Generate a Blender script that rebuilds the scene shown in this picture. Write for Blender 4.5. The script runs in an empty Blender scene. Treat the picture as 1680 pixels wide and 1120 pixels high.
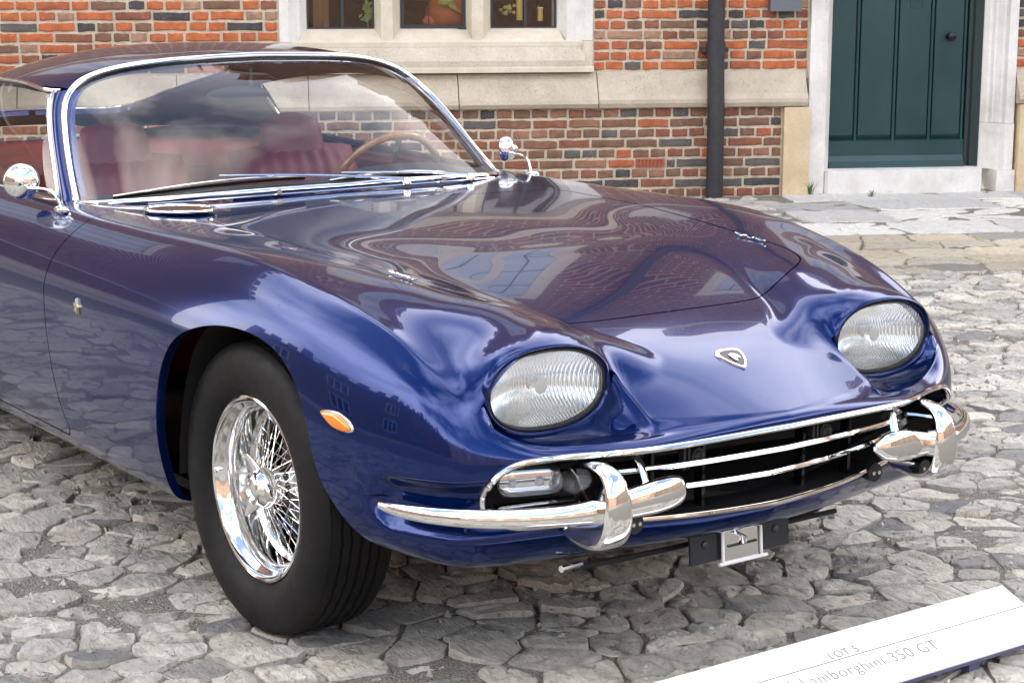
import bpy, bmesh, math, random
import numpy as np
from mathutils import Vector, Matrix
R=math.radians
rng=np.random.RandomState(7)
scene=bpy.context.scene
COL=scene.collection
# ---------------------------------------------------------------- camera
cam=bpy.data.cameras.new('camera'); camo=bpy.data.objects.new('camera',cam); COL.objects.link(camo)
camo.location=(3.5535,-2.5935,1.4400)
camo.rotation_euler=(R(90-11.261),0,R(144.738-90))
cam.lens=65.97; cam.sensor_width=36; cam.clip_start=.05; cam.clip_end=600
scene.camera=camo
# ---------------------------------------------------------------- sky, sun, exposure
CLOUD_ROT=20
SUN_EL,SUN_AZ=27,160      # azimuth of the direction TO the sun, degrees from +x towards +y
world=bpy.data.worlds.new('World'); scene.world=world; world.use_nodes=True
wn=world.node_tree.nodes; wl=world.node_tree.links; wn.clear()
sky=wn.new('ShaderNodeTexSky'); sky.sky_type='NISHITA'; sky.sun_disc=False
sky.sun_elevation=R(SUN_EL); sky.sun_rotation=R(90-SUN_AZ); sky.air_density=.8; sky.dust_density=2.5; sky.ozone_density=.7
tc=wn.new('ShaderNodeTexCoord'); mp=wn.new('ShaderNodeMapping'); mp.inputs['Scale'].default_value=(1.0,1.0,2.0); mp.inputs['Rotation'].default_value=(0,0,R(CLOUD_ROT))
nz=wn.new('ShaderNodeTexNoise'); nz.inputs['Scale'].default_value=1.7; nz.inputs['Detail'].default_value=5; nz.inputs['Roughness'].default_value=.48; nz.inputs['Distortion'].default_value=.1
cr=wn.new('ShaderNodeValToRGB'); cr.color_ramp.elements[0].position=.43; cr.color_ramp.elements[1].position=.64
mx=wn.new('ShaderNodeMix'); mx.data_type='RGBA'; mx.inputs[7].default_value=(10.4,9.9,9.3,1)
bg=wn.new('ShaderNodeBackground'); bg.inputs['Strength'].default_value=.15
wo=wn.new('ShaderNodeOutputWorld')
wl.new(tc.outputs['Generated'],mp.inputs[0]); wl.new(mp.outputs[0],nz.inputs['Vector']); sz=wn.new('ShaderNodeSeparateXYZ'); wl.new(tc.outputs['Generated'],sz.inputs[0]); ma=wn.new('ShaderNodeMath'); ma.operation='MULTIPLY_ADD'; wl.new(sz.outputs['Z'],ma.inputs[0]); ma.inputs[1].default_value=-.16; wl.new(nz.outputs['Fac'],ma.inputs[2]); mb_=wn.new('ShaderNodeMath'); mb_.inputs[1].default_value=.10; wl.new(ma.outputs[0],mb_.inputs[0]); wl.new(mb_.outputs[0],cr.inputs[0])
wl.new(cr.outputs[0],mx.inputs[0]); wl.new(sky.outputs[0],mx.inputs[6]); wl.new(mx.outputs[2],bg.inputs[0]); wl.new(bg.outputs[0],wo.inputs[0])
sun=bpy.data.lights.new('sun','SUN'); sun.energy=2.5; sun.angle=R(1.0); sun.color=(1,.96,.9)
suno=bpy.data.objects.new('sun',sun); COL.objects.link(suno)
sd=Vector((math.cos(R(SUN_EL))*math.cos(R(SUN_AZ)),math.cos(R(SUN_EL))*math.sin(R(SUN_AZ)),math.sin(R(SUN_EL))))
suno.rotation_euler=sd.to_track_quat('Z','Y').to_euler(); suno.location=sd*50
vs=scene.view_settings; vs.view_transform='Standard'; vs.look='None'; vs.gamma=1; vs.use_curve_mapping=False; vs.exposure=2.1
scene.render.engine='CYCLES'; cy=scene.cycles
cy.max_bounces=8; cy.glossy_bounces=5; cy.transmission_bounces=8; cy.diffuse_bounces=3; cy.transparent_max_bounces=12; cy.caustics_reflective=False; cy.caustics_refractive=False
cy.use_denoising=True
try: cy.denoiser='OPENIMAGEDENOISE'
except Exception: pass
cy.use_adaptive_sampling=True; cy.adaptive_threshold=.015

# ---------------------------------------------------------------- helpers: materials
class NT:
    def __init__(s,name):
        s.m=bpy.data.materials.new(name); s.m.use_nodes=True; s.t=s.m.node_tree; s.n=s.t.nodes; s.l=s.t.links
        s.b=s.n['Principled BSDF']; s.out=s.n['Material Output']
    def new(s,t,**kw):
        n=s.n.new('ShaderNode'+t)
        for k,v in kw.items(): setattr(n,k,v)
        return n
    def set(s,**kw):
        names=dict(col='Base Color',rough='Roughness',metal='Metallic',ior='IOR',coat='Coat Weight',coatr='Coat Roughness',coati='Coat IOR',trans='Transmission Weight',spec='Specular IOR Level',alpha='Alpha',sub='Subsurface Weight',emis='Emission Color',emiss='Emission Strength',sheen='Sheen Weight')
        for k,v in kw.items():
            if isinstance(v,(tuple,list)) and len(v)==3: v=(*v,1)
            s.b.inputs[names[k]].default_value=v
        return s
    def link(s,a,b): s.l.new(a,b)
    def coord(s,kind='Object',scale=(1,1,1)):
        tc=s.new('TexCoord'); mp=s.new('Mapping'); mp.inputs['Scale'].default_value=scale
        s.link(tc.outputs[kind],mp.inputs[0]); return mp.outputs[0]
    def geo(s,scale=(1,1,1)):
        g=s.new('NewGeometry'); mp=s.new('Mapping'); mp.inputs['Scale'].default_value=scale
        s.link(g.outputs['Position'],mp.inputs[0]); return mp.outputs[0]
    def noise(s,vec,scale,detail=4,rough=.55,dist=0,out='Fac'):
        n=s.new('TexNoise'); n.inputs['Scale'].default_value=scale; n.inputs['Detail'].default_value=detail; n.inputs['Roughness'].default_value=rough; n.inputs['Distortion'].default_value=dist
        s.link(vec,n.inputs['Vector']); return n.outputs[out]
    def ramp(s,fac,stops):
        r=s.new('ValToRGB'); e=r.color_ramp.elements
        while len(e)<len(stops): e.new(.5)
        for el,(p,c) in zip(e,stops):
            el.position=p; el.color=(*c,1) if not isinstance(c,(int,float)) else (c,c,c,1)
        s.link(fac,r.inputs[0]); return r.outputs[0]
    def mix(s,fac,a,b,mode='MIX'):
        m=s.new('Mix',data_type='RGBA',blend_type=mode)
        for sock,v in((m.inputs[0],fac),(m.inputs[6],a),(m.inputs[7],b)):
            if isinstance(v,(int,float)): sock.default_value=v
            elif isinstance(v,(tuple,list)): sock.default_value=(*v,1) if len(v)==3 else v
            else: s.link(v,sock)
        return m.outputs[2]
    def math(s,op,a,b=0.0):
        m=s.new('Math',operation=op)
        for sock,v in((m.inputs[0],a),(m.inputs[1],b)):
            if isinstance(v,(int,float)): sock.default_value=v
            else: s.link(v,sock)
        return m.outputs[0]
    def bump(s,h,strength=.3,dist=.01,nrm=None):
        b=s.new('Bump'); b.inputs['Strength'].default_value=strength; b.inputs['Distance'].default_value=dist
        s.link(h,b.inputs['Height']); 
        if nrm is not None: s.link(nrm,b.inputs['Normal'])
        return b.outputs[0]
    def schlick(s,f0,nrm=None):
        lw=s.new('LayerWeight'); lw.inputs['Blend'].default_value=.5
        if nrm is not None: s.link(nrm,lw.inputs['Normal'])
        return s.math('ADD',f0,s.math('MULTIPLY',1-f0,s.math('POWER',lw.outputs['Facing'],5.0)))
    def color(s,c): s.link(c,s.b.inputs['Base Color'])
    def rough(s,c): s.link(c,s.b.inputs['Roughness'])
    def normal(s,c): s.link(c,s.b.inputs['Normal'])
MAT={}
def simple(name,col,rough=.5,metal=0,**kw):
    MAT[name]=NT(name).set(col=col,rough=rough,metal=metal,**kw).m; return MAT[name]

# ---------------------------------------------------------------- helpers: objects
def mesh_obj(name,verts,faces,mat=None,parent=None,smooth=False,sharp=None,normals=None,link=True):
    me=bpy.data.meshes.new(name); me.from_pydata([tuple(map(float,v)) for v in verts],[],[tuple(map(int,f)) for f in faces]); 
    if smooth: me.polygons.foreach_set('use_smooth',[True]*len(me.polygons))
    me.update()
    if sharp is not None: me.set_sharp_from_angle(angle=R(sharp))
    if normals is not None: me.normals_split_custom_set_from_vertices([tuple(n) for n in normals])
    o=bpy.data.objects.new(name,me)
    if mat is not None: me.materials.append(MAT[mat] if isinstance(mat,str) else mat)
    if parent is not None: o.parent=parent
    COL.objects.link(o); return o
def tag(o,label=None,cat=None,group=None,kind=None):
    for k,v in(('label',label),('category',cat),('group',group),('kind',kind)):
        if v: o[k]=v
    return o
def empty(name,loc=(0,0,0),parent=None):
    o=bpy.data.objects.new(name,None); o.location=loc; o.empty_display_size=.1; COL.objects.link(o)
    if parent: o.parent=parent
    return o
class MB:
    """collects faces of one part"""
    def __init__(s): s.v=[]; s.f=[]
    def add(s,v,f):
        k=len(s.v); s.v+= [tuple(x) for x in v]; s.f+=[tuple(i+k for i in q) for q in f]; return s
    def box(s,a,b,M=None):
        (x0,y0,z0),(x1,y1,z1)=a,b
        v=[(x0,y0,z0),(x1,y0,z0),(x1,y1,z0),(x0,y1,z0),(x0,y0,z1),(x1,y0,z1),(x1,y1,z1),(x0,y1,z1)]
        if M is not None: v=[tuple(M@Vector(p)) for p in v]
        return s.add(v,[(0,3,2,1),(4,5,6,7),(0,1,5,4),(1,2,6,5),(2,3,7,6),(3,0,4,7)])
    def grid(s,P,close_u=False,close_v=False,flip=False):
        P=np.asarray(P); n,m=P.shape[:2]; f=[]
        for i in range(n if close_u else n-1):
            for j in range(m if close_v else m-1):
                q=(i*m+j,((i+1)%n)*m+j,((i+1)%n)*m+(j+1)%m,i*m+(j+1)%m); f.append(q[::-1] if flip else q)
        return s.add(P.reshape(-1,3),f)
    def cap(s,pts,flip=False):
        f=list(range(len(pts))); return s.add(pts,[f[::-1] if flip else f])
    def tube(s,path,r,n=8,closed=False,caps=True,squash=None,up=(0,0,1)):
        """sweep; r: radius, (ra,rb) or per-point array of either; ra across, rb along 'up'"""
        p=np.asarray(path,float); N=len(p)
        if closed: t=np.roll(p,-1,0)-np.roll(p,1,0)
        else: t=np.gradient(p,axis=0)
        t/=np.linalg.norm(t,axis=1)[:,None]+1e-12
        r=np.asarray(r,float)
        if r.ndim==0: r=np.full((N,2),float(r))
        elif r.ndim==1 and len(r)==2 and N!=2: r=np.tile(r,(N,1))
        elif r.ndim==1: r=np.stack([r,r],1)
        up=np.asarray(up,float)
        if up.ndim==1: up=np.tile(up,(N,1))
        side=np.cross(t,up); 
        bad=np.linalg.norm(side,axis=1)<1e-4; side[bad]=np.cross(t[bad],np.array([1.,.1,0]))
        side/=np.linalg.norm(side,axis=1)[:,None]; u=np.cross(side,t)
        a=np.linspace(0,2*np.pi,n,endpoint=False)
        G=p[:,None]+side[:,None]*(np.cos(a)[None,:,None]*r[:,0][:,None,None])+u[:,None]*(np.sin(a)[None,:,None]*r[:,1][:,None,None])
        s.grid(G,close_u=closed,close_v=True)
        if caps and not closed: s.cap(G[0],flip=False); s.cap(G[-1],flip=True)
        return s
    def lathe(s,prof,n=48,axis='y',c=(0,0,0)):
        """prof: list of (radius, along)"""
        a=np.linspace(0,2*np.pi,n,endpoint=False); P=[]
        for r_,h in prof:
            if axis=='y': P.append(np.stack([c[0]+r_*np.cos(a),np.full(n,c[1]+h),c[2]+r_*np.sin(a)],1))
            elif axis=='x': P.append(np.stack([np.full(n,c[0]+h),c[1]+r_*np.cos(a),c[2]+r_*np.sin(a)],1))
            else: P.append(np.stack([c[0]+r_*np.cos(a),c[1]+r_*np.sin(a),np.full(n,c[2]+h)],1))
        return s.grid(np.array(P),close_v=True)
    def sphere(s,c,r,nu=12,nv=16):
        th=np.linspace(.02,np.pi-.02,nu); ph=np.linspace(0,2*np.pi,nv,endpoint=False)
        r=np.broadcast_to(np.asarray(r,float),(3,))
        P=np.stack([c[0]+r[0]*np.outer(np.sin(th),np.cos(ph)),c[1]+r[1]*np.outer(np.sin(th),np.sin(ph)),c[2]+r[2]*np.outer(np.cos(th),np.ones(nv))],-1)
        s.grid(P,close_v=True,flip=False); s.cap(P[0]); s.cap(P[-1],flip=True); return s
    def build(s,name,mat,parent=None,smooth=True,sharp=35):
        o=mesh_obj(name,s.v,s.f,mat,parent,smooth=smooth,sharp=sharp if smooth else None)
        bm=bmesh.new(); bm.from_mesh(o.data); bmesh.ops.recalc_face_normals(bm,faces=bm.faces); bm.to_mesh(o.data); bm.free()
        return o
def cspline(t,P,tq,smooth=False):
    """natural cubic spline through P at t, evaluated at tq"""
    t=np.asarray(t,float); P=np.asarray(P,float); tq=np.asarray(tq,float); n=len(t); h=np.diff(t)
    A=np.eye(n); B=np.zeros_like(P)
    for i in range(1,n-1):
        A[i,i-1]=h[i-1]; A[i,i]=2*(h[i-1]+h[i]); A[i,i+1]=h[i]
        B[i]=6*((P[i+1]-P[i])/h[i]-(P[i]-P[i-1])/h[i-1])
    M=np.linalg.solve(A,B); k=np.clip(np.searchsorted(t,tq)-1,0,n-2); d=(tq-t[k]); hh=h[k]
    sh=(slice(None),)+(None,)*(P.ndim-1); d=d[sh]; hh=hh[sh]
    return P[k]+d*((P[k+1]-P[k])/hh-hh*(2*M[k]+M[k+1])/6)+d**2*M[k]/2+d**3*(M[k+1]-M[k])/(6*hh)
def path(P,n):
    P=np.asarray(P,float); t=np.r_[0,np.cumsum(np.linalg.norm(np.diff(P,axis=0),axis=1)**.7)]
    return cspline(t,P,np.linspace(0,t[-1],n))
def resample(P,n,closed=False):
    P=np.asarray(P,float)
    if closed: P=np.vstack([P,P[:1]])
    t=np.r_[0,np.cumsum(np.linalg.norm(np.diff(P,axis=0),axis=1))]
    q=np.linspace(0,t[-1],n+1)[:-1] if closed else np.linspace(0,t[-1],n)
    return np.stack([np.interp(q,t,P[:,k]) for k in range(P.shape[1])],1)
def sstep(a,b,x):
    t=np.clip((x-a)/(b-a),0,1); return t*t*(3-2*t)
# ---- materials of the car
def paint():
    m=NT('blue_paint').set(rough=.15,metal=.66,coat=.78,coatr=.01,coati=1.42,spec=.15)
    v=m.geo(); f=m.noise(v,900,2,.6); m.color(m.ramp(f,[(.3,(.0003,.0085,.070)),(.75,(.0006,.0205,.136))]))
    # fine dust and dried rain spots on the lacquer
    vo=m.new('TexVoronoi'); vo.inputs['Scale'].default_value=62; m.link(v,vo.inputs['Vector']); g=m.new('NewGeometry'); sx=m.new('SeparateXYZ'); m.link(g.outputs['Normal'],sx.inputs[0])
    cs=m.new('SeparateColor'); m.link(vo.outputs['Color'],cs.inputs[0])
    spots=m.math('MULTIPLY',m.math('MULTIPLY',m.math('LESS_THAN',vo.outputs['Distance'],m.math('MULTIPLY',cs.outputs[1],.13)),m.math('GREATER_THAN',cs.outputs[0],.62)),m.math('GREATER_THAN',sx.outputs['Z'],.55))
    m.link(m.math('SUBTRACT',.80,m.math('MULTIPLY',spots,.5)),m.b.inputs['Coat Weight'])
    dust=m.ramp(m.noise(v,5,5,.6),[(.35,.004),(.7,.014)])
    m.link(m.math('ADD',dust,m.math('MULTIPLY',spots,.12)),m.b.inputs['Coat Roughness'])
    return m.m
MAT['paint']=paint()
def chrome():
    m=NT('chrome').set(col=(.86,.86,.85),metal=1,rough=.05); v=m.geo(); m.rough(m.ramp(m.noise(v,60,4,.6),[(.3,.035),(.8,.085)])); return m.m
MAT['chrome']=chrome()
simple('black',(.005,.005,.006),.55); simple('black_gloss',(.006,.006,.007),.18); simple('rubber_seal',(.006,.006,.007),.45)
def rubber():
    m=NT('tyre_rubber').set(col=(.016,.016,.017),rough=.62,spec=.25); v=m.geo(); n=m.noise(v,35,6,.65); m.rough(m.ramp(n,[(.3,.5),(.8,.75)])); m.color(m.ramp(m.noise(v,9,5,.6),[(.3,(.0035,.0035,.004)),(.8,(.0085,.0082,.008))])); m.normal(m.bump(n,.12,.002)); return m.m
MAT['rubber']=rubber()
simple('underbody',(.005,.005,.006),.85)
def glassmat(name,col=(1,1,1),tint=.0):
    m=NT(name); m.n.remove(m.b); tr=m.new('BsdfTransparent'); tr.inputs[0].default_value=(*col,1); gl=m.new('BsdfGlossy'); gl.inputs['Roughness'].default_value=.01
    fr=m.schlick(.075); v=m.geo(); d=m.noise(v,14,5,.6); mx=m.new('MixShader'); m.link(fr,mx.inputs[0]); m.link(tr.outputs[0],mx.inputs[1]); m.link(gl.outputs[0],mx.inputs[2])
    df=m.new('BsdfDiffuse'); df.inputs[0].default_value=(.7,.7,.7,1); mx2=m.new('MixShader'); m.link(m.ramp(d,[(.35,.001),(.8,.010)]),mx2.inputs[0]); m.link(mx.outputs[0],mx2.inputs[1]); m.link(df.outputs[0],mx2.inputs[2])
    m.link(mx2.outputs[0],m.out.inputs[0]); return m.m
MAT['glass']=glassmat('window_glass',(.93,.95,.94))
MAT['lens']=NT('lamp_glass').set(col=(1,1,1),trans=1,rough=.03,ior=1.45).m

# ================================================================ frame of the courtyard wall: s along it (to the right), o out from it, z up
W0=np.array([-5.576,5.405,0.]); HD=np.array([math.cos(R(63.058)),math.sin(R(63.058)),0.]); NN=np.array([HD[1],-HD[0],0.])
def w2(s,o,z): return W0+HD*s+NN*o+np.array([0,0,z])
def to_so(P): d=np.asarray(P)[...,:2]-W0[:2]; return np.stack([d@HD[:2],d@NN[:2]],-1)
WROT=math.atan2(HD[1],HD[0])
# ---- smooth value noise for layout
class VN:
    def __init__(s,seed): r=np.random.RandomState(seed); s.t=r.rand(64,64)*2-1
    def __call__(s,x,y):
        x=np.asarray(x,float); y=np.asarray(y,float); xi=np.floor(x).astype(int); yi=np.floor(y).astype(int); fx=x-xi; fy=y-yi; fx=fx*fx*(3-2*fx); fy=fy*fy*(3-2*fy); g=lambda a,b: s.t[a%64,b%64]
        return (g(xi,yi)*(1-fx)+g(xi+1,yi)*fx)*(1-fy)+(g(xi,yi+1)*(1-fx)+g(xi+1,yi+1)*fx)*fy
va,vb,vc=VN(1),VN(2),VN(3)
# ================================================================ GROUND
def stone_mat(name,dark,light,tan,seed=0.,rough=.8,bump=1.0):
    m=NT(name).set(rough=rough,spec=.35); v=m.geo(); oi=m.new('ObjectInfo'); g=m.new('NewGeometry')
    rnd=m.math('FRACT',m.math('ADD',oi.outputs['Random'],g.outputs['Random Per Island']))
    big=m.noise(v,3.0,5,.6); mid=m.noise(v,22,8,.72,.4); fine=m.noise(v,120,5,.7); pits=m.noise(v,60,3,.6,1.2)
    # bedded grain, stretched along the rows of stones
    mp=m.new('Mapping'); mp.inputs['Rotation'].default_value=(0,0,-WROT); mp.inputs['Scale'].default_value=(9,38,30); m.link(v,mp.inputs[0]); grain=m.noise(mp.outputs[0],1.0,7,.7,.6)
    c=m.ramp(mid,[(.28,dark),(.62,light)])
    c=m.mix(m.ramp(rnd,[(0,.0),(1,.42)]),c,tan,'MIX'); 
    c=m.mix(m.ramp(m.math('FRACT',m.math('MULTIPLY',rnd,7.3)),[(.0,.0),(.75,.0),(1,.75)]),c,(.20,.205,.215),'MIX')
    val=m.ramp(m.math('FRACT',m.math('MULTIPLY',rnd,3.7)),[(0,(.70,.70,.71)),(1,(1.16,1.15,1.12))]); c=m.mix(1.0,c,val,'MULTIPLY')
    c=m.mix(m.ramp(grain,[(.30,.60),(.45,0)]),c,tuple(x*.28 for x in dark),'MIX'); c=m.mix(m.ramp(pits,[(.30,.6),(.40,0)]),c,tuple(x*.3 for x in dark),'MIX')
    c=m.mix(m.ramp(fine,[(.25,.40),(.5,0)]),c,tuple(x*.45 for x in dark),'MIX')
    c=m.mix(m.ramp(big,[(.45,0),(.75,.20)]),c,tuple(x*.75 for x in dark),'MIX'); m.color(c)
    m.rough(m.ramp(mid,[(.3,.62),(.7,.9)]))
    h=m.math('ADD',m.math('MULTIPLY',grain,1.2),m.math('ADD',m.math('MULTIPLY',mid,.8),m.math('MULTIPLY',fine,.25))); m.normal(m.bump(h,bump,.016)); return m.m
MAT['cobble']=stone_mat('cobble_stone',(.39,.365,.32),(.77,.73,.655),(.71,.635,.52))
MAT['flag']=stone_mat('flagstone',(.52,.505,.475),(.74,.725,.69),(.70,.67,.61),bump=.3)
MAT['tanflag']=stone_mat('tan_flagstone',(.34,.31,.25),(.60,.55,.45),(.56,.43,.26),bump=.5)
def earth():
    m=NT('joint_grit').set(rough=.95,spec=.2); v=m.geo(); a=m.noise(v,14,6,.7); b=m.noise(v,160,4,.75); vo=m.new('TexVoronoi'); vo.inputs['Scale'].default_value=170; m.link(v,vo.inputs['Vector'])
    c=m.mix(m.ramp(b,[(.35,0),(.65,1)]),(.12,.11,.095),(.44,.41,.355)); c=m.mix(m.ramp(a,[(.55,0),(.72,.35)]),c,(.085,.095,.035)); m.color(c)
    h=m.math('ADD',m.math('MULTIPLY',b,1.0),m.math('MULTIPLY',vo.outputs['Distance'],1.2)); m.normal(m.bump(h,1.0,.008)); return m.m
MAT['grit']=earth()
NG=150; gx=np.linspace(-1,1,NG); gx=np.sign(gx)*np.abs(gx)**2.2
XX,YY=np.meshgrid(gx*90,gx*90,indexing='ij'); ZZ=-.010+.005*va(XX*2.1,YY*2.1)*(np.hypot(XX,YY)<14)
ground=MB().grid(np.stack([XX,YY,ZZ],-1),flip=False).build('ground','grit',None); tag(ground,'grit and earth floor of the courtyard between the stones',kind='structure')
cam2=np.array([3.5535,-2.5935]); vdir=np.array([math.cos(R(144.738)),math.sin(R(144.738))])
def in_view(p,mar=.35):
    d=np.asarray(p)[:2]-cam2; f=d@vdir; l=d@np.array([-vdir[1],vdir[0]]); return f>1.5 and abs(l)<f*.275+mar
def blob(poly,n,r,rnd=1):
    """angular outline with chipped, slightly uneven edges"""
    P=np.vstack([poly,poly[:1]]); t=np.r_[0,np.cumsum(np.linalg.norm(np.diff(P,axis=0),axis=1))]
    q=np.unique(np.r_[t[:-1],np.linspace(0,t[-1],n+1)[:-1]]); D=np.stack([np.interp(q,t,P[:,k]) for k in range(2)],1)
    keep=np.r_[True,np.linalg.norm(np.diff(D,axis=0),axis=1)>.004]; D=D[keep]
    for _ in range(rnd): D=(np.roll(D,1,0)+D*3+np.roll(D,-1,0))/5
    c=D.mean(0); wob=1+.05*vb(D[:,0]*22+r.rand()*50,D[:,1]*22)+.022*r.randn(len(D)); return c+(D-c)*wob[:,None]
def voronoi(seeds,asp,K=18):
    """cells of a stretched Voronoi pattern: list of (seed index, polygon)"""
    Q=seeds*[1,asp]; cells=[]
    gx_=np.floor(Q/.35).astype(int); bins={}
    for i,g in enumerate(map(tuple,gx_)): bins.setdefault(g,[]).append(i)
    for i,p in enumerate(Q):
        g=gx_[i]; nb=[j for dx in(-1,0,1) for dy in(-1,0,1) for j in bins.get((g[0]+dx,g[1]+dy),()) if j!=i]
        if len(nb)<5: continue
        nb=np.array(nb); d=((Q[nb]-p)**2).sum(1); nb=nb[np.argsort(d)[:K]]
        poly=[p+np.array(v)*.4 for v in((-1,-1),(1,-1),(1,1),(-1,1))]
        for j in nb:
            m=(p+Q[j])/2; n_=Q[j]-p; out=[]; L=len(poly); dd=[(v-m)@n_ for v in poly]
            for k in range(L):
                a_,b_=poly[k],poly[(k+1)%L]; da,db=dd[k],dd[(k+1)%L]
                if da<=0: out.append(a_)
                if (da<0)!=(db<0) and da!=db: out.append(a_+(b_-a_)*da/(da-db))
            poly=out
            if len(poly)<3: break
        if len(poly)>=3: cells.append((i,np.array(poly)/[1,asp]))
    return cells
def stone_mesh(out,r,h,edge=.012,dome=.006,depth=.05,tilt=.02):
    """outline (world xy) -> verts (relative to centre), faces"""
    c=out.mean(0); n=len(out); o=out-c; size=np.abs(o).max()
    tx,ty=r.randn(2)*tilt; V=[];F=[]
    zf=lambda p: h+tx*p[:,0]+ty*p[:,1]
    e1=1-min(.16,.5*edge/size); rings=[(1.0,-depth,0),(1.0,-edge,1),(e1,-edge*.10,1),(.66,dome*.6,1),(.33,dome,1)]
    for sc,dz,top in rings:
        p=o*sc; z=(zf(p) if top else np.full(n,h))+dz+(.0025*r.randn(n) if top else 0)
        if sc<.9: z=z+.0055*vc(p[:,0]*26+c[0]*9,p[:,1]*26+c[1]*9)+.0015*r.randn(n)
        V.append(np.c_[p,z])
    for k in range(len(rings)-1):
        for i in range(n): F.append((k*n+i,k*n+(i+1)%n,(k+1)*n+(i+1)%n,(k+1)*n+i))
    V=np.vstack(V); V=np.vstack([V,[[0,0,h+dome]]]); m=len(V)-1; b=(len(rings)-1)*n
    for i in range(n): F.append((b+i,b+(i+1)%n,m))
    return c,V,F
def cell_rows(o0,o1,s0,s1,rh,ln,r,slant=.35,jit=.25):
    """irregular rows of cells in (s,o)"""
    o=o0; cells=[]
    while o<o1:
        h=r.uniform(*rh); h=min(h,max(o1-o,.03)); s=s0-r.rand()*ln[1]; edge=r.randn()*slant*.3*h
        while s<s1:
            l=r.uniform(*ln)*(1.0 if r.rand()>.15 else .6); e2=r.randn()*slant*h*.5; 
            cells.append(np.array([(s+edge,o),(s+l+e2,o),(s+l-e2,o+h),(s-edge,o+h)])); s+=l; edge=e2
        o+=h
    return cells
rs=np.random.RandomState(21)
def warp(P,amp):
    s,o=P[:,0],P[:,1]; return np.stack([s+amp*va(s*2.3+7,o*2.3)+amp*.5*vb(s*6,o*6+3),o+amp*1.1*vb(s*1.9,o*2.1+9)+amp*.5*va(s*5+4,o*6)],1)
def inset_poly(P,g):
    """shrink a convex polygon by g"""
    c=P.mean(0); ar=0.5*np.sum(P[:,0]*np.roll(P[:,1],-1)-np.roll(P[:,0],-1)*P[:,1])
    if ar<0: P=P[::-1]
    poly=[p for p in P]; n=len(P)
    for k in range(n):
        a,b=P[k],P[(k+1)%n]; d=b-a; L=np.linalg.norm(d)
        if L<1e-6: continue
        nn_=np.array([-d[1],d[0]])/L; m=a+nn_*g; out=[]; M_=len(poly); dd=[(v-m)@nn_ for v in poly]
        for q in range(M_):
            if dd[q]>=0: out.append(poly[q])
            if (dd[q]<0)!=(dd[(q+1)%M_]<0): out.append(poly[q]+(poly[(q+1)%M_]-poly[q])*dd[q]/(dd[q]-dd[(q+1)%M_]))
        poly=out
        if len(poly)<3: return None
    return np.array(poly)
stones=[]   # (kind, centre, V, F, importance)
def add_zone(kind,cells,wamp,gap,n,hgt,edge,dome,tilt,keep=None,drop=0.0):
    for c in cells:
        cc=c.mean(0)
        if keep is not None and not keep(cc): continue
        wp=w2(cc[0],cc[1],0)
        if not in_view(wp): continue
        if rs.rand()<drop: continue
        # subdivide edges, warp, shrink for the joint
        q=np.vstack([np.linspace(c[i],c[(i+1)%4],5)[:-1] for i in range(4)]); q=warp(q,wamp); m=q.mean(0); d=q-m; ext=np.abs(d).max(0); g=gap*rs.uniform(.6,1.6)
        q=m+d*np.maximum(1-g/np.maximum(ext,.02),.45)
        xy=np.array([w2(a,b,0)[:2] for a,b in q]); out=blob(xy,n,rs)
        ctr,V,F=stone_mesh(out,rs,hgt+rs.randn()*.003,edge,dome,.05,tilt)
        dist=np.linalg.norm(ctr-cam2); area=np.prod(ext)*4; stones.append((kind,ctr,V,F,area/dist**3))
def add_cobbles(o0,o1,s0,s1,ds,do,gap,n,edge,dome,tilt,keep=None):
    P=[]; o=o0; row=0
    while o<o1:
        s=s0+(row%2)*ds*.5+rs.rand()*ds
        while s<s1:
            if rs.rand()>.16: P.append((s+rs.uniform(-.42,.42)*ds,o+rs.uniform(-.40,.40)*do))
            s+=ds*rs.uniform(.7,1.35)
        o+=do; row+=1
    P=np.array(P); P=warp(P,.03)
    for i,c in voronoi(P,ds/do*.80):
        cc=c.mean(0); side=False
        if not(o0+.02<cc[1]<o1-.0) or (keep is not None and not keep(cc)): continue
        if not in_view(w2(cc[0],cc[1],0)):
            wp=w2(cc[0],cc[1],0)
            if not(-4.5<wp[0]<2.2 and -4.6<wp[1]<-.4): continue
            side=True
        if rs.rand()<.02: continue
        g=gap*rs.choice([.5,.8,1.0,1.3,2.2],p=[.2,.3,.25,.15,.1]); q=inset_poly(c,g)
        if q is None or len(q)<3: continue
        xy=np.array([w2(a_,b_,0)[:2] for a_,b_ in q]); out=blob(xy,n,rs)
        ext=np.ptp(q,axis=0)
        if min(ext)<.025: continue
        hh=rs.randn()*.0045-(.007 if rs.rand()<.2 else 0); ctr,V,F=stone_mesh(out,rs,hh,edge*rs.uniform(.6,1.5),dome,.05,tilt); stones.append(('cobble',ctr,V,F,0 if side else np.prod(ext)/np.linalg.norm(ctr-cam2)**3))
add_zone('flag',cell_rows(.02,1.9,-.35,3.2,(.38,.55),(.45,.95),rs,.12),.008,.006,16,-.002,.005,.001,.002,keep=lambda c:c[0]>.30-.25*(c[1]-.6))
add_cobbles(.05,1.9,-4.2,.5,.17,.12,.006,10,.008,.002,.02,keep=lambda c:c[0]<=.30-.25*(c[1]-.6))
add_zone('tanflag',cell_rows(1.93,3.2,-4.4,3.2,(.20,.34),(.24,.55),rs,.3),.014,.007,14,.0,.007,.002,.008)
add_cobbles(3.22,12.2,-8.2,3.0,.132,.083,.0031,11,.0065,.002,.04)
order=sorted(range(len(stones)),key=lambda i:-stones[i][4])
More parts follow.
